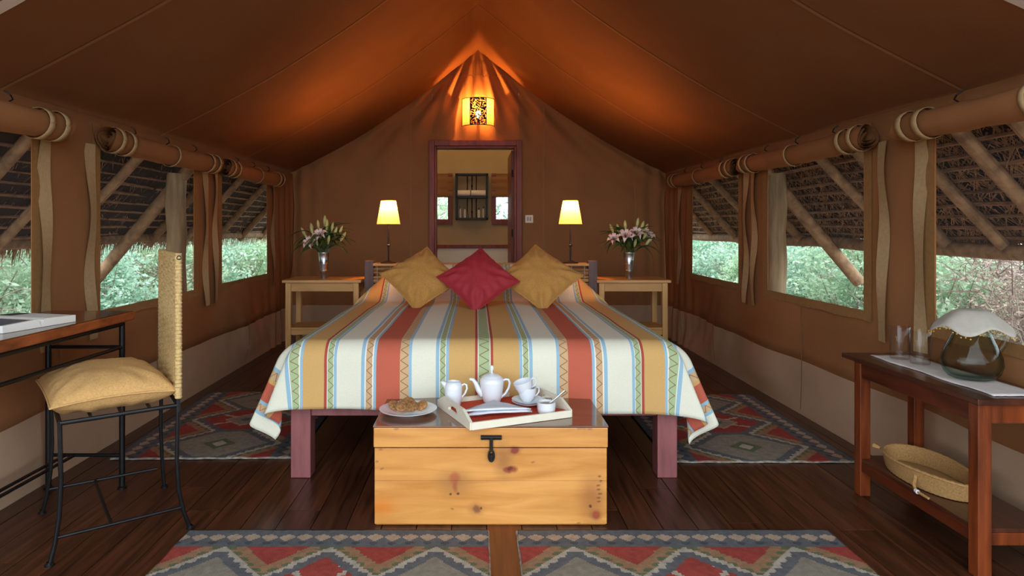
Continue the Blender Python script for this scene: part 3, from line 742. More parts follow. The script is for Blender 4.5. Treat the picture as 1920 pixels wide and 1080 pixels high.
def spread(i, j):
    u = us[i]; s = 1 if u >= 0 else -1; au = abs(u); du = max(0, au-AH)
    r = rows[j]; kind, q, p = r
    y = q if kind == 't' else 3.10; dv = 0 if kind == 't' else q*(.90+.04*u)
    ztop = .632+.012*math.cos(u*1.4)*smooth(5, 4, y)+.004*nz(u*4, y*3)
    lat = 1-smooth(.60, .93, au)
    ztop += .245*p*lat + .03*p*(1-lat)
    # soft hollow in front of the pillows
    if du == 0 and dv == 0:
        x = u
        return (BX+x, y+.006*nz(u*3, y*2)*0, ztop)
    Rv = math.hypot(du, dv); th = math.atan2(du, dv)
    H, D = drop(Rv)
    def fold(tab):
        d_ = math.degrees(th)
        for (t0, v0), (t1, v1) in zip(tab, tab[1:]):
            if d_ <= t1: return v0+(v1-v0)*smooth(t0, t1, d_)
        return tab[-1][1]
    g_ = max(0, Rv-.05)
    fx = fold(((0, 0), (24, .36), (45, .10), (68, .40), (90, .30))); fy = fold(((0, .04), (24, .10), (45, -.04), (68, .12), (90, 0)))
    wv_ = .012*math.sin(u*13+1)*min(1, dv*5)*math.cos(th)**2
    D *= 1-.06*math.sin(2*th)
    hx = H*math.sin(th)+g_*fx; hy = H*math.cos(th)+g_*fy+wv_
    x = s*(min(au, AH)+hx)
    return (BX+x, y-hy, ztop-D)
bs = MB(); bs.grid(nu, len(rows), spread)
bso = bs.build('bedspread', M['bedspread'], None, angle=180)
uvl = bso.data.uv_layers.new(name='UVMap')
for lp in bso.data.loops:
    vi = lp.vertex_index; uvl.data[lp.index].uv = (us[vi % nu], vacc[vi//nu])
md = bso.modifiers.new('thick', 'SOLIDIFY'); md.thickness = .004; md.offset = -1
tag(bso, 'striped woven bedspread in cream, mustard, terracotta, blue and green draped over the bed', 'bedspread')

# cushions
def pillow(W, H, T, n=34, wr=.012, seed=0, p=2.2, pinch=.07):
    mb = MB()
    for sgn in (1, -1):
        def fn(i, j):
            x, y = -1+2*i/(n-1), -1+2*j/(n-1)
            x = math.copysign(abs(x)**.9, x); y = math.copysign(abs(y)**.9, y)
            t = max(0, (1-abs(x)**p)*(1-abs(y)**p))**.55
            cx = x*(1-pinch*(1-y*y)**1.0*abs(x)**3); cy = y*(1-pinch*(1-x*x)*abs(y)**3)
            cor = max(abs(x*y)-.10, 0)
            e = max(abs(x), abs(y))
            wv = wr*(math.sin((x-y)*13+seed)*max(0, x*y)+math.sin((x+y)*13+seed)*max(0, -x*y))*2*(1-e**6)
            wv += wr*.8*nz(x*3+seed, y*3, sgn)*(1-e**4)
            wv += wr*.55*math.sin((x if abs(y) > abs(x) else y)*19+seed)*e**2*(1-e**8)
            return (cx*W/2, cy*H/2, sgn*(T/2*t)+wv*sgn)
        if sgn > 0: mb.grid(n, n, fn)
        else:
            o = len(mb.v); mb.grid(n, n, fn)
            k = len(mb.f)-(n-1)*(n-1); mb.f[k:] = [f[::-1] for f in mb.f[k:]]
    edge = []
    return mb
def pillow_edge(W, H, pinch=.07, n=24):
    pts = []
    def at(x, y): return (x*(1-pinch*(1-y*y)*abs(x)**3)*W/2, y*(1-pinch*(1-x*x)*abs(y)**3)*H/2, 0)
    for a, b in (((-1, -1), (1, -1)), ((1, -1), (1, 1)), ((1, 1), (-1, 1)), ((-1, 1), (-1, -1))):
        for k in range(n): t = k/n; pts.append(at(a[0]+(b[0]-a[0])*t, a[1]+(b[1]-a[1])*t))
    return pts
def cushion(label, mat, ctr, W, lean, roll_, T, seed, yaw=0):
    root = thing('cushion', label, 'cushion', ctr, 0, 'scatter cushions on the bed')
    # local x right, local y up the cushion, local z towards the viewer
    Mx = Matrix.Rotation(yaw, 4, 'Z') @ Matrix.Rotation(PI/2-lean, 4, 'X') @ Matrix.Rotation(roll_, 4, 'Z')
    root.rotation_euler = Mx.to_euler()
    pillow(W, W, T, seed=seed).build('cover', M[mat], root, angle=180)
    MB().tube(pillow_edge(W*1.005, W*1.005), .0042, 6, closed=True).build('piping', M[mat], root)
cushion('mustard cushion standing on its corner at the desk side of the red cushion', 'mustard', (-.37, 4.46, .825), .40, .78, PI/4-.12, .17, 1, .05)
cushion('mustard cushion standing on its corner at the pitcher side of the red cushion', 'mustard', (.425, 4.46, .83), .42, .78, PI/4+.05, .17, 2.4, -.04)
cushion('dark red cushion standing on its corner in front of two mustard cushions', 'redcloth', (.012, 4.34, .825), .385, .75, PI/4-.07, .17, 4.1)

# ------------------------------------------------------------------ bedside lamps on the headboard shelf
def lamp(x, label):
    r = thing('table_lamp', label, 'lamp', (x, 5.155, .885), 0, 'lit lamps on the headboard shelf')
    MB().lathe([(0, 0), (.062, 0), (.06, .006), (.03, .014), (.01, .022), (0, .024)], 28).build('base', M['blackiron'], r)
    MB().lathe([(.006, .015), (.006, .12), (.007, .13), (.014, .136), (.014, .142), (.007, .148), (.006, .155), (.006, .30), (.018, .305), (.018, .335), (0, .337)], 16).build('stem', M['blackiron'], r)
    z0, z1 = .305, .487
    MB().lathe([(.091, z0), (.0745, z0+.09), (.057, z1)], 40).build('lamp_shade', M['shade'], r, angle=180)
    MB().tube([(.091*math.cos(2*PI*i/40), .091*math.sin(2*PI*i/40), z0) for i in range(40)], .0018, 5, closed=True).build('shade_rim', M['shade'], r)
    MB().lathe([(0, .337), (.014, .34), (.016, .355), (.027, .38), (.029, .395), (.02, .415), (0, .424)], 14).build('bulb', M['bulb'], r)
    point('lamp_light', (0, 0, .445), TABLE_LAMP_W, LAMP_COL, .022, r)
    return r
lamp(-.685, 'lit bedside lamp with yellow shade on the headboard shelf, desk side')
lamp(.735, 'lit bedside lamp with yellow shade on the headboard shelf below the light switch')

# ------------------------------------------------------------------ nightstands
def nightstand(x0, x1, label):
    y0, y1, h = 5.08, 5.42, .76
    r = thing('nightstand', label, 'table', ((x0+x1)/2, (y0+y1)/2, 0), 0, 'pine nightstands')
    bxc('top', x0-.02, x1+.02, y0-.02, y1+.02, h-.022, h, M['pine_light'], r)
    for x in (x0, x1-.042):
        for y in (y0, y1-.042): bxc('leg', x, x+.042, y, y+.042, 0, h-.022, M['pine_light_v'], r)
    for y in (y0+.008, y1-.03): bxc('apron', x0+.042, x1-.042, y, y+.02, h-.09, h-.022, M['pine_light'], r)
    for x in (x0+.008, x1-.03): bxc('apron', x, x+.02, y0+.042, y1-.042, h-.09, h-.022, M['pine_light'], r)
    bxc('shelf', x0+.01, x1-.01, y0+.01, y1-.01, .375, .392, M['pine_light'], r)
    bxc('shelf_rail', x0+.042, x1-.042, y0+.006, y0+.026, .335, .375, M['pine_light'], r)
    return r
nightstand(-1.47, -.905, 'pine nightstand under the vase with half closed lilies')
nightstand(.945, 1.475, 'pine nightstand under the vase with open pink lilies')

# vases and lilies
def petal_mesh():
    mb = MB()
    for k in range(6):
        a = 2*PI*k/6; wd = .017 if k % 2 else .012
        def fn(i, j):
            t = j/8; r = .006+.055*t**1.1; z = .075*math.sin(min(1, t*1.1)*PI*.55)-.02*t*t*t*2
            w_ = wd*math.sin(PI*min(.98, t*.9+.08))
            p = Vector((r, (i-1)*w_, z+abs(i-1)*.004)); return Matrix.Rotation(a, 3, 'Z') @ p
        mb.grid(3, 9, fn)
    for k in range(5):
        a = 2*PI*k/5+.3; mb.tube([(0, 0, .01), (.012*math.cos(a), .012*math.sin(a), .06)], .0018, 4, mi=1)
    return mb.mesh('lily_flower', [M['petal'], M['stamen']])
def bud_mesh(): return MB().lathe([(0, 0), (.007, .006), (.012, .03), (.0125, .045), (.009, .066), (.003, .08), (0, .082)], 10).mesh('bud', M['bud'])
def leaf_mesh():
    mb = MB(); mb.grid(3, 8, lambda i, j: ((i-1)*.016*math.sin(PI*min(.97, j/7*.93+.07)), .17*(j/7), .05*math.sin(j/7*PI*.8)-.07*(j/7)**2+abs(i-1)*.005)); return mb.mesh('leaf', M['leaf'])
PET, BUD, LEAF = petal_mesh(), bud_mesh(), leaf_mesh()
def orient(o, d, spin=0):
    o.rotation_mode = 'QUATERNION'
    from mathutils import Quaternion
    o.rotation_quaternion = Vector(d).to_track_quat('Z', 'Y') @ Quaternion((0, 0, 1), spin)
def bouquet(x, y, z, seed, flowers, label, vlabel):
    v = thing('metal_vase', vlabel, 'vase', (x, y, z), 0, 'steel vases on the nightstands')
    MB().lathe([(0, .001), (.026, 0), (.027, .004), (.030, .06), (.033, .062), (.033, .066), (.0305, .068), (.034, .11), (.0365, .112), (.0365, .117), (.035, .119), (.0425, .198), (.045, .203), (.044, .206), (.041, .2), (.027, .02), (0, .015)], 32).build('body', M['steel'], v, angle=60)
    rs = random.Random(seed)
    b = thing('lily_bouquet', label, 'flowers', (x, y, z+.19), 0, 'lilies in the vases')
    pts = []
    def put(nm, me, p, d, spin, sc=1.0):
        o = bpy.data.objects.new(nm, me); C.objects.link(o); o.parent = b; o.location = p; orient(o, d, spin); o.scale = (sc,)*3; return o
    for kind, dx, dy, dz in flowers:
        p = Vector((dx, dy, dz)); dd = (p+Vector((0, 0, .12))).normalized()
        if kind == 'f': dd = (dd+Vector((0, -.9, .1))).normalized()
        MB().tube([(dx*.1, dy*.1, -.08), (dx*.35, dy*.35, dz*.45), p], [.004, .0035, .003], 5, cap=False).build('stem', M['leaf'], b)
        put('lily_flower' if kind == 'f' else 'bud', PET if kind == 'f' else BUD, p, dd, rs.random()*6, rs.uniform(.9, 1.15))
    for k in range(44):
        a = 2*PI*k/34*2.4+rs.uniform(-.2, .2); e = rs.uniform(-.1, 1.0); rr = rs.uniform(.02, .06)
        o = bpy.data.objects.new('leaf', LEAF); C.objects.link(o); o.parent = b
        o.location = (rr*math.cos(a), rr*math.sin(a)*.8, rs.uniform(.02, .12)); o.rotation_euler = (e, rs.uniform(-.4, .4), a-PI/2); o.scale = (rs.uniform(.85, 1.35),)*3
FL1 = [('f', -.01, -.06, .13), ('b', -.07, -.05, .15), ('b', -.11, -.03, .10), ('b', .03, -.04, .19), ('b', .06, 0, .18), ('b', .085, -.02, .14), ('b', .05, -.08, .08), ('b', .12, .0, .16), ('b', .125, .02, .10), ('f', -.075, -.07, .07),
       ('b', -.04, 0, .2), ('b', -.09, .03, .17), ('b', -.03, -.08, .07), ('b', -.14, .0, .14), ('b', .0, .03, .22)]
FL2 = [('f', -.045, -.07, .12), ('f', .03, -.08, .14), ('f', -.12, -.03, .10), ('b', -.12, .01, .17), ('b', -.03, -.02, .19), ('b', .06, 0, .21), ('b', .09, -.01, .18), ('b', .10, -.05, .12), ('b', .12, -.04, .07), ('f', .13, .02, .12), ('b', .02, -.09, .06),
       ('b', .12, .02, .16), ('b', -.07, .02, .16)]
bouquet(-1.21, 5.24, .76, 3, FL1, 'bunch of mostly closed green lily buds in the vase on the desk side nightstand', 'tapered steel vase holding mostly closed lily buds')
bouquet(1.212, 5.24, .76, 8, FL2, 'bunch of pink lilies, several open, in the vase near the light switch', 'tapered steel vase holding open pink lilies')

# ------------------------------------------------------------------ wooden chest
CX0, CX1, CY0, CY1 = -.40, .513, 2.585, 3.045
ch = thing('wooden_chest', 'varnished knotty pine chest with a dark hasp at the foot of the bed', 'chest', ((CX0+CX1)/2, (CY0+CY1)/2, 0))
def cpx(x, y): sc_ = F/CY0; return (x-893)/sc_, 1.17-(y-425)/sc_
def knotmat(base, knots):
    m = base.copy(); m.name = 'knotty_pine'; nt = m.node_tree; N, K = nt.nodes.new, nt.links.new
    b = nt.nodes['Principled BSDF']; col = b.inputs['Base Color'].links[0].from_socket
    tc = N('ShaderNodeTexCoord'); no = N('ShaderNodeTexNoise'); no.inputs['Scale'].default_value = 28; K(tc.outputs['Object'], no.inputs['Vector'])
    va = N('ShaderNodeVectorMath'); va.operation = 'MULTIPLY_ADD'; K(no.outputs['Color'], va.inputs[0]); va.inputs[1].default_value = (.016, 0, .016); K(tc.outputs['Object'], va.inputs[2])
    for (x, z, rx, rz, c, soft, amt) in knots:
        mp = N('ShaderNodeVectorMath'); mp.operation = 'SUBTRACT'; K(va.outputs[0], mp.inputs[0]); mp.inputs[1].default_value = (x-ch.location.x+.008, 0, z+.008)
        ml = N('ShaderNodeVectorMath'); ml.operation = 'MULTIPLY'; K(mp.outputs[0], ml.inputs[0]); ml.inputs[1].default_value = (1/rx, 0, 1/rz)
        le = N('ShaderNodeVectorMath'); le.operation = 'LENGTH'; K(ml.outputs[0], le.inputs[0])
        mr = N('ShaderNodeMapRange'); mr.interpolation_type = 'SMOOTHSTEP'; K(le.outputs['Value'], mr.inputs[0]); mr.inputs['From Min'].default_value = 1-soft; mr.inputs['From Max'].default_value = 1+soft
        mr.inputs['To Min'].default_value = amt; mr.inputs['To Max'].default_value = 0
        mx = N('ShaderNodeMix'); mx.data_type = 'RGBA'; K(mr.outputs[0], mx.inputs[0]); K(col, mx.inputs[6]); mx.inputs[7].default_value = L(c); col = mx.outputs[2]
    K(col, b.inputs['Base Color']); return m
KN = []
def kn(xx, yy, rx, rz, c=(118, 52, 36), soft=.35, amt=.85):
    x, z = cpx(xx, yy); KN.append((x, z, rx, rz, c, soft, amt))
HALO = (150, 96, 48)
kn(944, 862, .030, .055, (150, 98, 52), .9, .75); kn(853, 905, .055, .045, (160, 108, 58), .9, .7); kn(1110, 935, .045, .075, (154, 96, 50), .9, .75); kn(715, 950, .05, .03, (206, 112, 26), .9, .7)
kn(893, 955, .028, .022, HALO, .8, .5)
kn(964, 845, .026, .018, HALO, .5, .7); kn(965, 845, .016, .012, (128, 44, 38)); kn(957, 880, .028, .013, (132, 50, 34)); kn(957, 879, .012, .007, (96, 34, 28))
kn(853, 896, .020, .022, (164, 84, 50), .5, .75); kn(854, 912, .009, .022, (150, 76, 46), .6, .7); kn(845, 926, .005, .005, (70, 36, 24), .4); kn(859, 926, .005, .005, (70, 36, 24), .4)
kn(894, 955, .013, .014, (120, 70, 50), .5, .8); kn(902, 952, .004, .005, (60, 30, 22), .4)
kn(1117, 965, .022, .020, HALO, .5, .8); kn(1118, 965, .014, .014, (150, 66, 42)); kn(1108, 949, .006, .006, (60, 34, 24), .5)
for q in range(7): kn(1124+2*math.sin(q*2), 893+q*8, .007, .004, (84, 56, 40), .6, .7)
for xx, yy in ((714, 844), (707, 865), (716, 879), (848, 953), (999, 866), (1084, 981)): kn(xx, yy, .007, .004, (120, 76, 46), .6, .6)
for xx in (743, 1086, 1095, 1106): kn(xx, 803, .010, .005, (132, 88, 60), .6, .6)
KP = knotmat(M['pine_h'], KN)
bd = MB(); bd.bx(CX0+.004, CX1-.004, CY0+.004, CY1, 0, .302); bd.build('body', M['pine_h'], ch, smooth=False, bevel=.004, world=True)
for z0, z1, dy in ((.006, .175, 0), (.1758, .302, .0)): bxc('front_plank', CX0+.002, CX1-.002, CY0+dy, CY0+.012, z0, z1, KP, ch, .001)
bxc('lid', CX0-.002, CX1+.002, CY0-.004, CY1+.002, .306, .384, KP, ch, .004)
bxc('lid_top', CX0-.004, CX1+.004, CY0-.006, CY1+.004, .384, .391, M['chesttop'], ch, .002)
hx, hz = cpx(921, 819)
hp = MB().box((hx, CY0-.008, hz), (.082, .008, .018)).build('hasp_plate', M['blackiron'], ch, smooth=False, bevel=.002, world=True)
MB().tube([(hx-.04, CY0-.014, hz+.002), (hx+.04, CY0-.014, hz+.002)], .006, 10).build('hasp_pin', M['blackiron'], hp).location = -Vector(ch.location) if False else (-ch.location.x, -ch.location.y, 0)
o = MB().tube([(hx, CY0-.014, hz), (hx, CY0-.017, hz-.045)], .007, 8); 
lp = [(hx+.010*math.sin(t), CY0-.017, hz-.068-.022*math.cos(t)*-1*1.0) for t in [2*PI*i/16 for i in range(16)]]
o.tube(lp, .0045, 8, closed=True); o.build('hasp_arm', M['blackiron'], ch, world=True)
MB().box((hx, CY0-.012, hz-.075), (.009, .022, .022)).build('staple', M['blackiron'], ch, smooth=False, world=True)

# ------------------------------------------------------------------ tray and tea things
ZT0 = .391
TA = math.atan2(.173, .406); TC = Vector((.112, 2.78, ZT0))
tr = thing('serving_tray', 'cream painted wooden serving tray with a red mat on the chest', 'tray', TC, TA)
TW, TD = .441, .367
MB().bx(-TW/2, TW/2, -TD/2, TD/2, .001, .009).build('tray_base', M['white_paint'], tr, smooth=False, bevel=.002)
for s in (-1, 1): MB().bx(-TW/2, TW/2, s*TD/2-.006, s*TD/2+.006, .001, .030).build('long_side', M['white_paint'], tr, smooth=False, bevel=.002)
for s in (-1, 1):
    mb = MB(); hh = []
    outer = [(-TD/2, .001), (TD/2, .001), (TD/2, .03), (TD/2-.075, .062), (-TD/2+.075, .062), (-TD/2, .03)]
    inner = [(-.05, .022), (.05, .022), (.05, .03), (.036, .046), (-.036, .046), (-.05, .03)]
    for x in (s*TW/2-.006, s*TW/2+.006): hh += [(x, a, b) for a, b in outer]+[(x, a, b) for a, b in inner]
    fs = []
    for i in range(6):
        k = (i+1) % 6
        fs += [(i, k, 6+k, 6+i), (12+k, 12+i, 18+i, 18+k), (i, 12+i, 12+k, k), (6+k, 18+k, 18+i, 6+i)]
    mb.add(hh, fs); mb.build('handle_end', M['white_paint'], tr, smooth=False, fixn=True)
mm = MB().grid(24, 18, lambda i, j: (-TW/2+.012+(TW-.024)*i/23, -TD/2+.012+(TD-.024)*j/17, .0115+.002*abs(nz(i*.4, j*.4))+.014*smooth(20, 23, i)*smooth(6, 0, j))).build('red_tray_mat', M['red_mat'], None, angle=180)
mm.location = TC; mm.rotation_euler = (0, 0, TA)
tag(mm, 'orange red woven mat lining the serving tray', 'mat')
ZB = ZT0+.0145
# teapot
tp = thing('teapot', 'white china teapot with lid at the back of the tray', 'teapot', (.068, 2.885, ZB), 0)
MB().lathe([(0, 0), (.036, 0), (.038, .003), (.043, .02), (.050, .06), (.053, .085), (.052, .097), (.046, .106), (.036, .112), (.034, .112)], 32).build('body', M['white_china'], tp, angle=60)
ld = MB().lathe([(.042, .108), (.040, .112), (.028, .119), (.012, .123), (.006, .126), (0, .1262)], 28).build('lid', M['white_china'], tp, angle=60)
MB().lathe([(0, .124), (.0045, .126), (.005, .135), (.008, .143), (.0085, .150), (.005, .158), (0, .1595)], 14).build('knob', M['white_china'], ld)
MB().tube([(-.040, 0, .030), (-.060, -.003, .055), (-.070, -.004, .080), (-.082, -.005, .097), (-.098, -.006, .101)], [.016, .0125, .010, .008, .0055], 12).build('spout', M['white_china'], tp, angle=80)
MB().tube([(.043, 0, .088), (.058, 0, .098), (.072, 0, .097), (.079, 0, .083), (.074, 0, .060), (.060, 0, .036), (.040, 0, .018)], [.005, .0055, .0055, .0055, .0055, .005, .005], 10).build('handle', M['white_china'], tp, angle=80)
# creamer
cr = thing('milk_jug', 'white china milk jug beside the teapot', 'jug', (-.098, 2.83, ZB), 0)
MB().lathe([(0, 0), (.030, 0), (.032, .003), (.036, .03), (.0385, .07), (.0375, .088), (.032, .098), (.029, .101), (.027, .098), (.033, .07), (.030, .02), (0, .012)], 28).build('body', M['white_china'], cr, angle=60)
MB().tube([(-.026, 0, .078), (-.036, 0, .090), (-.048, 0, .098), (-.054, 0, .099)], [.017, .013, .007, .003], 10).build('spout', M['white_china'], cr, angle=80)
MB().tube([(.034, 0, .082), (.046, 0, .091), (.056, 0, .086), (.058, 0, .07), (.050, 0, .05), (.036, 0, .034)], .0042, 9).build('handle', M['white_china'], cr, angle=80)
# saucers, cups
SX, SY = .222, 2.835
for k in range(2):
    s = thing('saucer', ['lower of two stacked white saucers under the teacups', 'upper of two stacked white saucers under the teacups'][k], 'saucer', (SX, SY, ZB+k*.009), 0, 'saucers on the tray')
    MB().lathe([(0, .001), (.032, .0), (.034, .002), (.055, .008), (.069, .016), (.070, .0175), (.068, .018), (.050, .0105), (.034, .006), (0, .005)], 36).build('dish', M['white_china'], s, angle=60)
def cup(label, p, tilt, rz):
    c = thing('teacup', label, 'cup', p, 0, 'teacups on the tray')
    c.rotation_euler = (Matrix.Rotation(rz, 4, 'Z') @ Matrix.Rotation(tilt, 4, 'Y')).to_euler()
    MB().lathe([(0, .002), (.020, 0), (.022, .004), (.031, .018), (.038, .038), (.0405, .060), (.0395, .0605), (.0365, .038), (.029, .02), (.018, .008), (0, .007)], 32).build('bowl', M['white_china'], c, angle=60)
    MB().tube([(.037, 0, .052), (.050, 0, .057), (.058, 0, .05), (.057, 0, .035), (.047, 0, .023), (.032, 0, .02)], .0035, 9).build('handle', M['white_china'], c, angle=80)
cup('lower white teacup standing on the two saucers', (SX-.004, SY, ZB+.0152), 0, .4)
cup('upper white teacup tilted inside the lower teacup', (SX-.008, SY-.002, ZB+.0152+.030), -.30, .25)
# sugar
sg = thing('sugar_bowl', 'small white china bowl of brown sugar at the tray corner', 'bowl', (.288, 2.716, ZB), 0)
MB().lathe([(0, .0), (.033, 0), (.036, .003), (.038, .02), (.0385, .044), (.0365, .045), (.0355, .03), (0, .030)], 32).build('bowl', M['white_china'], sg, angle=60)
su = MB().lathe([(0.0355, .034), (.02, .039), (0, .041)], 20).build('brown_sugar', M['sugar'], None); su.location = sg.location
tag(su, 'heap of pale brown sugar inside the small white bowl', 'sugar')
sp = thing('sugar_spoon', 'steel teaspoon standing in the sugar bowl', 'spoon', (.300, 2.716, ZB+.036), 0)
MB().tube([(0, 0, 0), (.030, .006, .022), (.055, .01, .042), (.066, .012, .05)], [.0025, .0024, .004, .0045], 8, flat=.5).build('spoon_handle', M['steel'], sp)
MB().lathe([(0, -.003), (.009, 0), (.011, .003), (0, .001)], 12, (-.006, 0, .002)).build('spoon_bowl', M['steel'], sp)
# napkins
def napkin(label, z, rz, sc, ctr):
    n = 13
    def fn(i, j):
        t = j/(n-1); u = -1+2*i/(n-1); x = u*.135*(1-t)*sc; y = (-.045+.125*t)*sc
        return (x, y, z+.006*math.cos(u*1.3)*(1-t)+.006*t+.002*nz(i*.5, j*.5, z*50))
    mb = MB(); mb.grid(n, n, fn)
    o = mb.build('folded_napkin', M['white_cloth'], None, angle=180, solid=.007); o.location = ctr; o.rotation_euler = (0, 0, rz)
    tag(o, label, 'napkin', 'folded napkins on the tray')
napkin('lower white folded napkin on the tray', .010, .20, 1.0, (.085, 2.695, ZB))
napkin('upper white folded triangular napkin lying on another napkin in the tray', .021, .10, 1.02, (.080, 2.702, ZB))
# plate + cookies
pl = thing('dinner_plate', 'round white plate of cookies on the chest lid', 'plate', (-.285, 2.765, ZT0), 0)
MB().lathe([(0, .003), (.065, 0), (.068, .003), (.080, .008), (.105, .014), (.120, .0185), (.1205, .0205), (.118, .021), (.100, .0165), (.078, .011), (.066, .007), (0, .006)], 48).build('dish', M['white_china'], pl, angle=60)
COOK = [(-.058, .004, .024, .55, .7, 'oat cookie at the desk side edge of the plate'), (-.024, -.024, .027, .62, .25, 'front oat cookie leaning between the edge cookie and the top one'), (.018, -.026, .028, .62, -.2, 'oat cookie nearest the chest front edge on the plate'), (.056, -.004, .025, .55, -.6, 'oat cookie at the tray side of the plate'), (-.002, .024, .033, .55, .0, 'oat cookie at the back of the pile')]
def cookie_mesh():
    mb = MB(); n = 20
    for sgn in (1, -1):
        mb.lathe([(.0001, sgn*.0075), (.012, sgn*.0074), (.022, sgn*.0068), (.0285, sgn*.0045), (.031, 0)], n)
    mb.v = [(x*(1+.04*nz(x*60, y*60, 1)), y*(1+.04*nz(x*60, y*60, 2)), z+.0014*nz(x*260, y*260, 3)) for x, y, z in mb.v]
    return mb.mesh('cookie', M['biscuit'], angle=180)
CK = cookie_mesh()
for dx, dy, dz, tl, az, lb in COOK:
    o = bpy.data.objects.new('cookie', CK); C.objects.link(o); o.location = (-.285+dx, 2.765+dy, ZT0+dz+.006); o.rotation_euler = (Matrix.Rotation(az, 4, 'Z') @ Matrix.Rotation(tl, 4, 'X')).to_euler(); o.scale = (.88, .88, 1.05)
    tag(o, lb, 'cookie', 'cookies on the plate')

# ------------------------------------------------------------------ rugs
RL, RW, CELL = 1.1775, .93, .0075
PAL = {'g': (98, 99, 102), 'b': (172, 150, 130), 'r': (152, 68, 60), 'n': (98, 106, 78), 't': (150, 116, 88), 'w': (172, 162, 148), 'm': (138, 130, 116), 'k': (78, 82, 88)}
PK = list(PAL)
RM = [mk('wool_'+{'g': 'slate', 'b': 'beige', 'r': 'red', 'n': 'olive', 't': 'tan', 'w': 'ivory', 'm': 'stone', 'k': 'dark_slate'}[k], PAL[k], .95, var=.16, scale=45, stretch=(1, 1, 1), bump=.5, bscale=230, spec=.1) for k in PK]
def rugcol(p, q):
    e = min(q, RW-q); bw = .135; per = .0675
    q2 = lambda v: math.floor(v/.0075)*.0075
    if e < bw:
        tp_ = abs(((p/per) % 1)-.5)*2
        d = abs(q2(e)+.004-.062)/.031
        if d+(1-tp_)*1.02 < 1.0: return 'b'
        if e > .096 and (1-tp_) < .6*(1-(e-.096)/.03) : return 'k'
        return 'g'
    dq = q2(abs(q-RW/2)); hq = RW/2-bw
    pc = [RL/6, RL/2, RL*5/6]; k = min(range(3), key=lambda i: abs(p-pc[i])); dp = q2(abs(p-pc[k])); hp = RL/6
    m = dp/(hp*1.62)+dq/(hq*1.02)
    edge = max(dp/(hp*.98), 0)
    saw = ((dq if dq > dp else dq)/.036) % 1
    if m > 1.20: return 'r'
    if m > 1.03+.05*saw: return 't'
    if m > .98: return 'n' if saw > .35 else 't'
    if m > .86+.07*saw: return 'w'
    if m > .74 or dp > hp*.90: return 'g'
    mf = 'r' if k == 1 else 'm'
    c = max(dp/(hp*.8), dq/(hq*.6))
    d2 = dp/(hp*.5)+dq/(hq*.34)
    if k == 1:
        if d2 < .30: return 'g'
        if d2 < .95: return 'm'
        if d2 < 1.12: return 'k' if False else 'b'
        if abs(dp-dq*.55) < .012 and d2 > 1.12: return 'w'
        if abs(dp-.055) < .008 and dq > .18: return 'w'
        return 'r'
    if d2 < .32: return 'w'
    if d2 < .7 and (dp < .022 or dq < .055): return 'n'
    if d2 < .85: return 't' if (dp+dq) % .03 < .015 else 'm'
    return mf
def rug_mesh():
    na, nb = int(RL/CELL), int(RW/CELL)
    mb = MB()
    for side_, z in ((1, .009),):
        vs = [(RL*i/na-RL/2, RW*j/nb-RW/2+.003*nz(i*.15, 2)*(j in (0, nb)), z+.0025*nz(i*.07, j*.07)) for j in range(nb+1) for i in range(na+1)]
        o = len(mb.v); mb.v += vs
        for j in range(nb):
            for i in range(na):
                mb.f.append((o+j*(na+1)+i, o+j*(na+1)+i+1, o+(j+1)*(na+1)+i+1, o+(j+1)*(na+1)+i))
                mb.mi.append(PK.index(rugcol((i+.5)*CELL, (j+.5)*CELL)))
    return mb.mesh('kilim', RM, angle=180)
RUG = rug_mesh()
M['selvedge'] = mk('selvedge', (118, 112, 102), .95, var=.45, scale=30, rgb2=(170, 162, 148))
EDG = MB().grid(3, 40, lambda i, j: (.003*i-.002, -RW/2+RW*j/39, .010-.004*i+.001*math.sin(j))).mesh('end_selvedge', M['selvedge'])
def rug(cx, cy, rz, label, sx=1, sy=1):
    r = thing('kilim_rug', label, 'rug', (cx, cy, 0), rz, 'kilim rugs'); r.scale = (sx, sy, 1)
    o = bpy.data.objects.new('weave', RUG); C.objects.link(o); o.parent = r
    md = o.modifiers.new('thick', 'SOLIDIFY'); md.thickness = .007; md.offset = -1
    for e_ in (-1, 1):
        o = bpy.data.objects.new('selvedge', EDG); C.objects.link(o); o.parent = r; o.location.x = e_*RL/2; o.rotation_euler.z = 0 if e_ > 0 else PI
rug(-.527, 2.53-.465, 0, 'patterned kilim rug in the foreground between the iron chair and the chest', 1.145/RL)
rug(.75, 2.53-.465, 0, 'patterned kilim rug in the foreground in front of the dark side table', 1.19/RL)
rug(-1.385, 3.98, PI/2+.02, 'patterned kilim rug beside the bed behind the iron chair', 1.32/RL)
rug(1.425, 3.92, PI/2, 'patterned kilim rug beside the bed behind the dark side table', 1.30/RL)

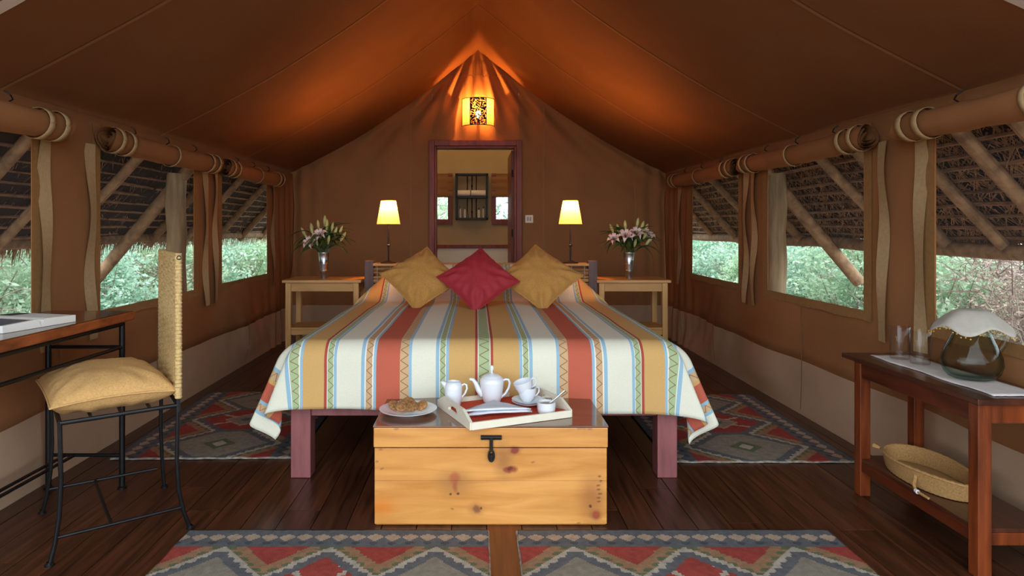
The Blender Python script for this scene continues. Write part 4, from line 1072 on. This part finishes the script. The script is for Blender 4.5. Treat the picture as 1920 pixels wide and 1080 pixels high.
# ------------------------------------------------------------------ desk
def desk():
    r = thing('writing_desk', 'dark wooden desk with thick worn edge on black iron legs', 'desk', (-1.76, 2.4, 0))
    xe0, xe1 = -1.545, -1.60
    yf, yn = 2.995, 1.75
    zt, th = .79, .042
    vs = [(xe0, yf), (-1.945, yf), (-1.95, yn), (xe1, yn)]
    mb = MB().add([(x, y, zt) for x, y in vs]+[(x, y, zt-th) for x, y in vs], [(0, 1, 2, 3), (7, 6, 5, 4), (0, 4, 5, 1), (1, 5, 6, 2), (2, 6, 7, 3), (3, 7, 4, 0)], 1)
    mb.mi[0] = 0
    mb.build('desk_top', [M['desktop'], M['deskedge']], r, smooth=False, bevel=.008, world=True, fixn=True)
    def tb(nm, pts, rad): MB().tube(pts, rad, 10).build(nm, M['iron'], r, world=True)
    L1, L2, L3, L4 = (-1.585, 2.955), (-1.915, 2.955), (-1.93, 1.80), (-1.635, 1.80)
    for a in (L1, L2, L3, L4):
        tb('leg', [(a[0], a[1], .0), (a[0], a[1], zt-th)], .0125); MB().lathe([(0, 0), (.02, 0), (.02, .006), (.013, .012)], 12, (a[0], a[1], 0)).build('foot', M['iron'], r, world=True)
    for z, rad in ((zt-th-.012, .011), (.632, .008)):
        for a, b in ((L1, L2), (L1, L4), (L4, L3)) + (((L2, L3),) if z > .7 else ()): tb('rail', [(a[0], a[1], z), (b[0], b[1], z)], rad)
    tb('stretcher', [(L1[0], L1[1], .148), (L2[0], L2[1], .148)], .008); tb('stretcher', [(L4[0], L4[1], .148), (L3[0], L3[1], .148)], .008)
    for xx in (-1.80, -1.84): tb('stretcher', [(xx, L1[1], .146), (xx-.02, L4[1], .146)], .007)
desk()
# open book
bk = thing('open_book', 'thick open book with a grey photograph page on the desk', 'book', (-1.776, 2.525, .79), -.25)
BW_, BD_ = .155, .20   # half width along y, depth along x
def block(s):
    n = 14
    def fn(i, j):
        t = i/(n-1); y = s*BW_*1.0*t; z = .029*(1-.2*t)*smooth(0, .12, t)**.6+.004
        return (-.14+.28*j, y, z)
    mb = MB()
    top = [fn(i, j) for j in (0, 1) for i in range(n)]
    vs = top+[(p[0], p[1], .001) for p in top]
    fs = []
    for i in range(n-1):
        fs += [(i, i+1, n+i+1, n+i), (2*n+i, 3*n+i, 3*n+i+1, 2*n+i+1), (i, 2*n+i, 2*n+i+1, i+1), (n+i, n+i+1, 3*n+i+1, 3*n+i)]
    fs += [(n-1, 3*n-1, 4*n-1, 2*n-1), (0, n, 3*n, 2*n)]
    mb.add(vs, fs); return mb, fn
for s, nm in ((-1, 'page_block'), (1, 'page_block')):
    mb, fn = block(s); mb.build(nm, M['paper'], bk, fixn=True, angle=30)
    a = (3, 13) if s < 0 else (4, 12)
    ph = MB(); ph.grid(a[1]-a[0]+1, 2, lambda i, j: (lambda p: ((-.135+.262*j) if s < 0 else (-.135+.07*j), p[1], p[2]+.0008))(fn(i+a[0], 0)))
    ph.build('printed_photo', M['photo_grey'] if s < 0 else M['photo_dark'], bk)

# ------------------------------------------------------------------ iron chair with woven back
FB = Vector((-1.11, 2.563)); FF = Vector((-1.474, 2.28)); BB = Vector((-1.40, 2.965)); BFf = Vector((-1.775, 2.70))
chair = thing('iron_chair', 'black iron chair with tall woven seagrass back beside the desk', 'chair', (-1.45, 2.63, 0))
def ctube(nm, pts, rad=.0078, m='iron'): return MB().tube(pts, rad, 9).build(nm, M[m], chair, world=True)
fwd = (FF-FB).normalized(); sid = (BB-FB).normalized()
ZSE = .485
def leg(foot, d1, k=.05):
    f = Vector((foot.x, foot.y, 0)); d = Vector((d1.x, d1.y, 0))
    top = f-d*k
    pts = [f, f-d*k*.55+Vector((0, 0, .07)), f-d*k*.95+Vector((0, 0, .16)), top-d*.004+Vector((0, 0, .28)), top+Vector((0, 0, ZSE))]
    ctube('leg', pts); MB().lathe([(0, 0), (.016, 0), (.016, .004), (.009, .012)], 12, (foot.x, foot.y, 0)).build('foot', M['iron'], chair, world=True); return top
tFF = leg(FF, fwd, .03); tBF = leg(BFf, fwd, .03); tFB = leg(FB, -fwd, .045); tBB = leg(BB, -fwd, .012)
def V3(v, z): return Vector((v.x, v.y, z))
for a, b in ((tFF, tFB), (tBF, tBB), (tFF, tBF), (tFB, tBB)): ctube('seat_rail', [V3(a, ZSE), V3(b, ZSE)], .008)
for k in range(1, 4):
    a = V3(tFF, ZSE).lerp(V3(tFB, ZSE), k/4); b = V3(tBF, ZSE).lerp(V3(tBB, ZSE), k/4); ctube('seat_bar', [a, b], .006)
s1 = (V3(FF, .09)-V3(fwd, 0)*.015, V3(FB, .09)+V3(fwd, 0)*.03); s2 = (V3(BFf, .09)-V3(fwd, 0)*.015, V3(BB, .09)+V3(fwd, 0)*.03)
s1 = tuple(Vector((p.x, p.y, .09)) for p in s1); s2 = tuple(Vector((p.x, p.y, .09)) for p in s2)
ctube('stretcher', s1, .006); ctube('stretcher', s2, .006); ctube('stretcher', [s1[0].lerp(s1[1], .42), s2[0].lerp(s2[1], .42)], .006)
uz0, uz1 = .47, 1.06
for t in (tFB, tBB): ctube('back_upright', [V3(t, .46), V3(t, uz1)], .009)
# woven back slab
bkw = (tBB-tFB).length; across = (tBB-tFB).normalized()
nzr, nxc = 116, 84
def weave(i, j, s):
    a = i/(nxc-1); z = .515+(1.068-.515)*j/(nzr-1)
    w_ = math.sin(2*PI*z/.026)*math.sin(PI*a*bkw/.07)
    d = s*(.0115+.0052*w_+.0012*nz(a*60, z*90))
    e = -.016+(bkw+.032)*a+.002*math.sin(z*160)*(a in (0, 1))
    p = V3(tFB, z)+V3(across, 0)*0
    p = Vector((tFB.x+across.x*e, tFB.y+across.y*e, z)); nrmv = Vector((fwd.x, fwd.y, 0))
    return p+nrmv*d
wv = MB(); wv.grid(nxc, nzr, lambda i, j: weave(i, j, 1)); wv.grid(nxc, nzr, lambda i, j: weave(i, j, -1))
NB = nxc*nzr
for j in range(nzr-1):
    for i in (0, nxc-1): wv.f.append((j*nxc+i, (j+1)*nxc+i, NB+(j+1)*nxc+i, NB+j*nxc+i)); wv.mi.append(0)
for i in range(nxc-1):
    for j in (0, nzr-1): wv.f.append((j*nxc+i, j*nxc+i+1, NB+j*nxc+i+1, NB+j*nxc+i)); wv.mi.append(0)
wv.build('woven_back', M['seagrass'], chair, world=True, angle=180, fixn=True)
# wrapped rope edges on the near and far upright
for t, sg_ in ((tFB, -1), (tBB, 1)):
    c_ = Vector((t.x+sg_*across.x*.014, t.y+sg_*across.y*.014))
    pts = []; rad = []
    for k in range(110):
        z = .515+.55*k/109; pts.append((c_.x, c_.y, z)); rad.append(.0125+.0018*math.sin(k*2.2))
    MB().tube(pts, rad, 10).build('rope_edge', M['seagrass'], chair, world=True)
ctube('tube_end', [(tFB.x-across.x*.026, tFB.y-across.y*.026, 1.052), (tFB.x-across.x*.02, tFB.y-across.y*.02, 1.052)], .009, 'blackiron')
# seat cushion
sc_ = thing('seat_cushion', 'plump beige burlap cushion on the iron chair seat', 'cushion', ((tFF.x+tFB.x+tBF.x+tBB.x)/4, (tFF.y+tFB.y+tBF.y+tBB.y)/4, ZSE+.07), math.atan2(fwd.y, fwd.x)); sc_.location += Vector((fwd.x, fwd.y, 0))*.032
pw = (tFF-tFB).length
p_ = pillow(pw+.03, bkw+.03, .150, wr=.006, seed=.7, p=3.2, pinch=.03)
p_.v = [(x, y, z-.02*(abs(x)/pw)**2*2+(.0)) for x, y, z in p_.v]
p_.build('cover', M['burlap'], sc_, angle=180)
MB().tube([(x, y, -.02*(abs(x)/pw)**2*2) for x, y, z in pillow_edge(pw+.032, bkw+.032, .03)], .004, 6, closed=True).build('piping', M['burlap'], sc_)

# ------------------------------------------------------------------ dark side table, right
tx0, tx1, ty0, ty1, tz = 1.665, 1.945, 2.19, 2.97, .60
st = thing('side_table', 'dark red stained wooden side table with a low shelf by the canvas wall', 'table', ((tx0+tx1)/2, (ty0+ty1)/2, 0))
bxc('top', tx0-.012, tx1+.012, ty0-.015, ty1+.02, tz-.02, tz, M['tabletop'], st, .003)
LW = .046
for x in (tx0, tx1-LW):
    for y in (ty0, ty1-LW-.06): bxc('leg', x, x+LW, y, y+LW, 0, tz-.02, M['redwood'], st, .003)
yb_ = ty1-LW-.06
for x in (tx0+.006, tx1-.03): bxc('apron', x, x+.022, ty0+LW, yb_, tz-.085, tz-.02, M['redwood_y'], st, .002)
for y in (ty0+.006, yb_+.018): bxc('apron', tx0+LW, tx1-LW, y, y+.022, tz-.085, tz-.02, M['redwood'], st, .002)
bxc('shelf', tx0+.008, tx1-.008, ty0+.01, yb_+LW-.004, .150, .164, M['tabletop'], st, .002)
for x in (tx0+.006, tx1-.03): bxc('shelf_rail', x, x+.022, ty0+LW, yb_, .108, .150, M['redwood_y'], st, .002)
for y in (ty0+.008, yb_+.016): bxc('shelf_rail', tx0+LW, tx1-LW, y, y+.022, .108, .150, M['redwood'], st, .002)

# runner cloth
ru = MB(); ru.grid(14, 30, lambda i, j: (1.735+.175*i/13+.006*math.sin(j*.5)*(i == 0), 2.215+.70*j/29, tz+.004+.002*abs(nz(i*.5, j*.3))+.003*(math.exp(-((i-6)/1.2)**2)*.3)))
tag(ru.build('table_runner', M['runner'], None, angle=180, solid=-.003), 'off white cloth runner under the glasses and water pitcher', 'cloth')
def tumbler(p, label):
    t = thing('drinking_glass', label, 'glass', p, 0, 'water glasses')
    R_ = .040
    MB().lathe([(0, 0), (R_*.86, 0), (R_*.9, .004), (R_*.93, .03), (R_, .135), (R_*.985, .1365), (R_*.955, .135), (R_*.87, .034), (R_*.6, .026), (0, .024)], 36).build('tumbler', M['glass'], t, angle=60)
tumbler((1.805, 2.815, tz+.008), 'clear drinking glass farther from the water pitcher')
tumbler((1.822, 2.71, tz+.008), 'clear drinking glass closer to the water pitcher')
pc = thing('water_pitcher', 'bulbous greenish glass water pitcher under a beaded cover', 'pitcher', (1.838, 2.45, tz+.008), 0)
pc.rotation_euler = (0, 0, -.25); pc.scale = (1, 1, 1.08)
out_ = [(0, 0), (.058, 0), (.072, .005), (.088, .022), (.097, .050), (.094, .075), (.083, .105), (.068, .135), (.056, .165), (.050, .185), (.052, .205), (.056, .215)]
inn_ = [(.052, .215), (.0475, .205), (.0455, .185), (.0515, .165), (.0635, .135), (.0785, .105), (.0895, .075), (.0925, .050), (.083, .025), (.066, .011), (0, .009)]
MB().lathe(out_+inn_, 48).build('glass_body', M['greenglass'], pc, angle=180)
MB().tube([(.050, 0, .195), (.080, 0, .200), (.108, 0, .185), (.116, 0, .155), (.106, 0, .125), (.090, 0, .100), (.083, 0, .092)], [.010, .0105, .011, .011, .0105, .010, .012], 14).build('handle', M['greenglass'], pc, angle=180)
# beaded cover
cv = thing('beaded_cover', 'round white cloth cover edged with amber beads over the pitcher', 'cover', (1.838, 2.45, tz+.008+.2345), 0)
nR, nA = 12, 60
def cov(i, j):
    a = 2*PI*i/(nA-1); t = j/(nR-1); r = .125*t
    rr = r if r < .052 else .052+(r-.052)*(1.02+.08*math.sin(a*5+.5))
    dz = 0 if r < .045 else -((r-.045)**1.2)*(1.05+.30*math.sin(a*5+.5))
    return (rr*math.cos(a), rr*math.sin(a), .022*(1-(t*1.0)**2)+dz)
cm = MB(); cm.grid(nA, nR, cov); cm.build('cloth', M['doily'], cv, angle=180, solid=.0012)
bdm = MB().lathe([(0, -.003), (.0024, -.0018), (.003, 0), (.0024, .0018), (0, .003)], 7).mesh('bead', M['bead'])
for k in range(56):
    p = Vector(cov(int(k*(nA-1)/56), nR-1))+Vector((0, 0, -.004-.005*(k % 2)))
    o = bpy.data.objects.new('bead', bdm); C.objects.link(o); o.parent = cv; o.location = p

# basket on the shelf
bq = thing('shallow_basket', 'shallow oval woven straw basket on the low table shelf', 'basket', (1.795, 2.62, .164), 0)
RX, RYb, HB = .115, .235, .058
def bask(i, j, inner=0):
    a = 2*PI*i/119; t = j/11; k = 1-.08*(1-t)-inner*.05
    w_ = .0022*math.sin(a*60+(PI if j % 2 else 0))*(1-inner)
    return ((RX*k+w_)*math.cos(a), (RYb*k+w_)*math.sin(a), .003+inner*.006+HB*t*(1+.10*math.sin(a*2+.4)))
bk_ = MB(); bk_.grid(120, 12, lambda i, j: bask(i, j)); bk_.grid(120, 12, lambda i, j: bask(119-i, j, 1)); bk_.build('woven_side', M['basket'], bq, angle=180)
MB().tube([Vector(bask(i, 11, .5))+Vector((0, 0, .001)) for i in range(119)], [.006+.0012*math.sin(i*1.9) for i in range(119)], 7, closed=True).build('rim', M['basket'], bq)
MB().lathe([(0, .004), (.9, .004)], 40).build('base', M['basket'], bq).scale = (RX, RYb, 1)
o = MB(); o.tube([(-.10, -.075, .05), (-.125, -.10, .02), (-.132, -.125, .006), (-.13, -.19, .006)], [.007, .006, .005, .005], 7); o.build('tie_cord', M['basket'], bq)
MB().tube([(-.131, -.12, .007), (-.133, -.135, .007)], .008, 8).build('shell_bead', M['white_china'], bq)
MB().tube([(-.06, .215, .055), (-.075, .235, .06), (-.07, .25, .05)], [.006, .01, .004], 7).build('tassel', M['basket'], bq)
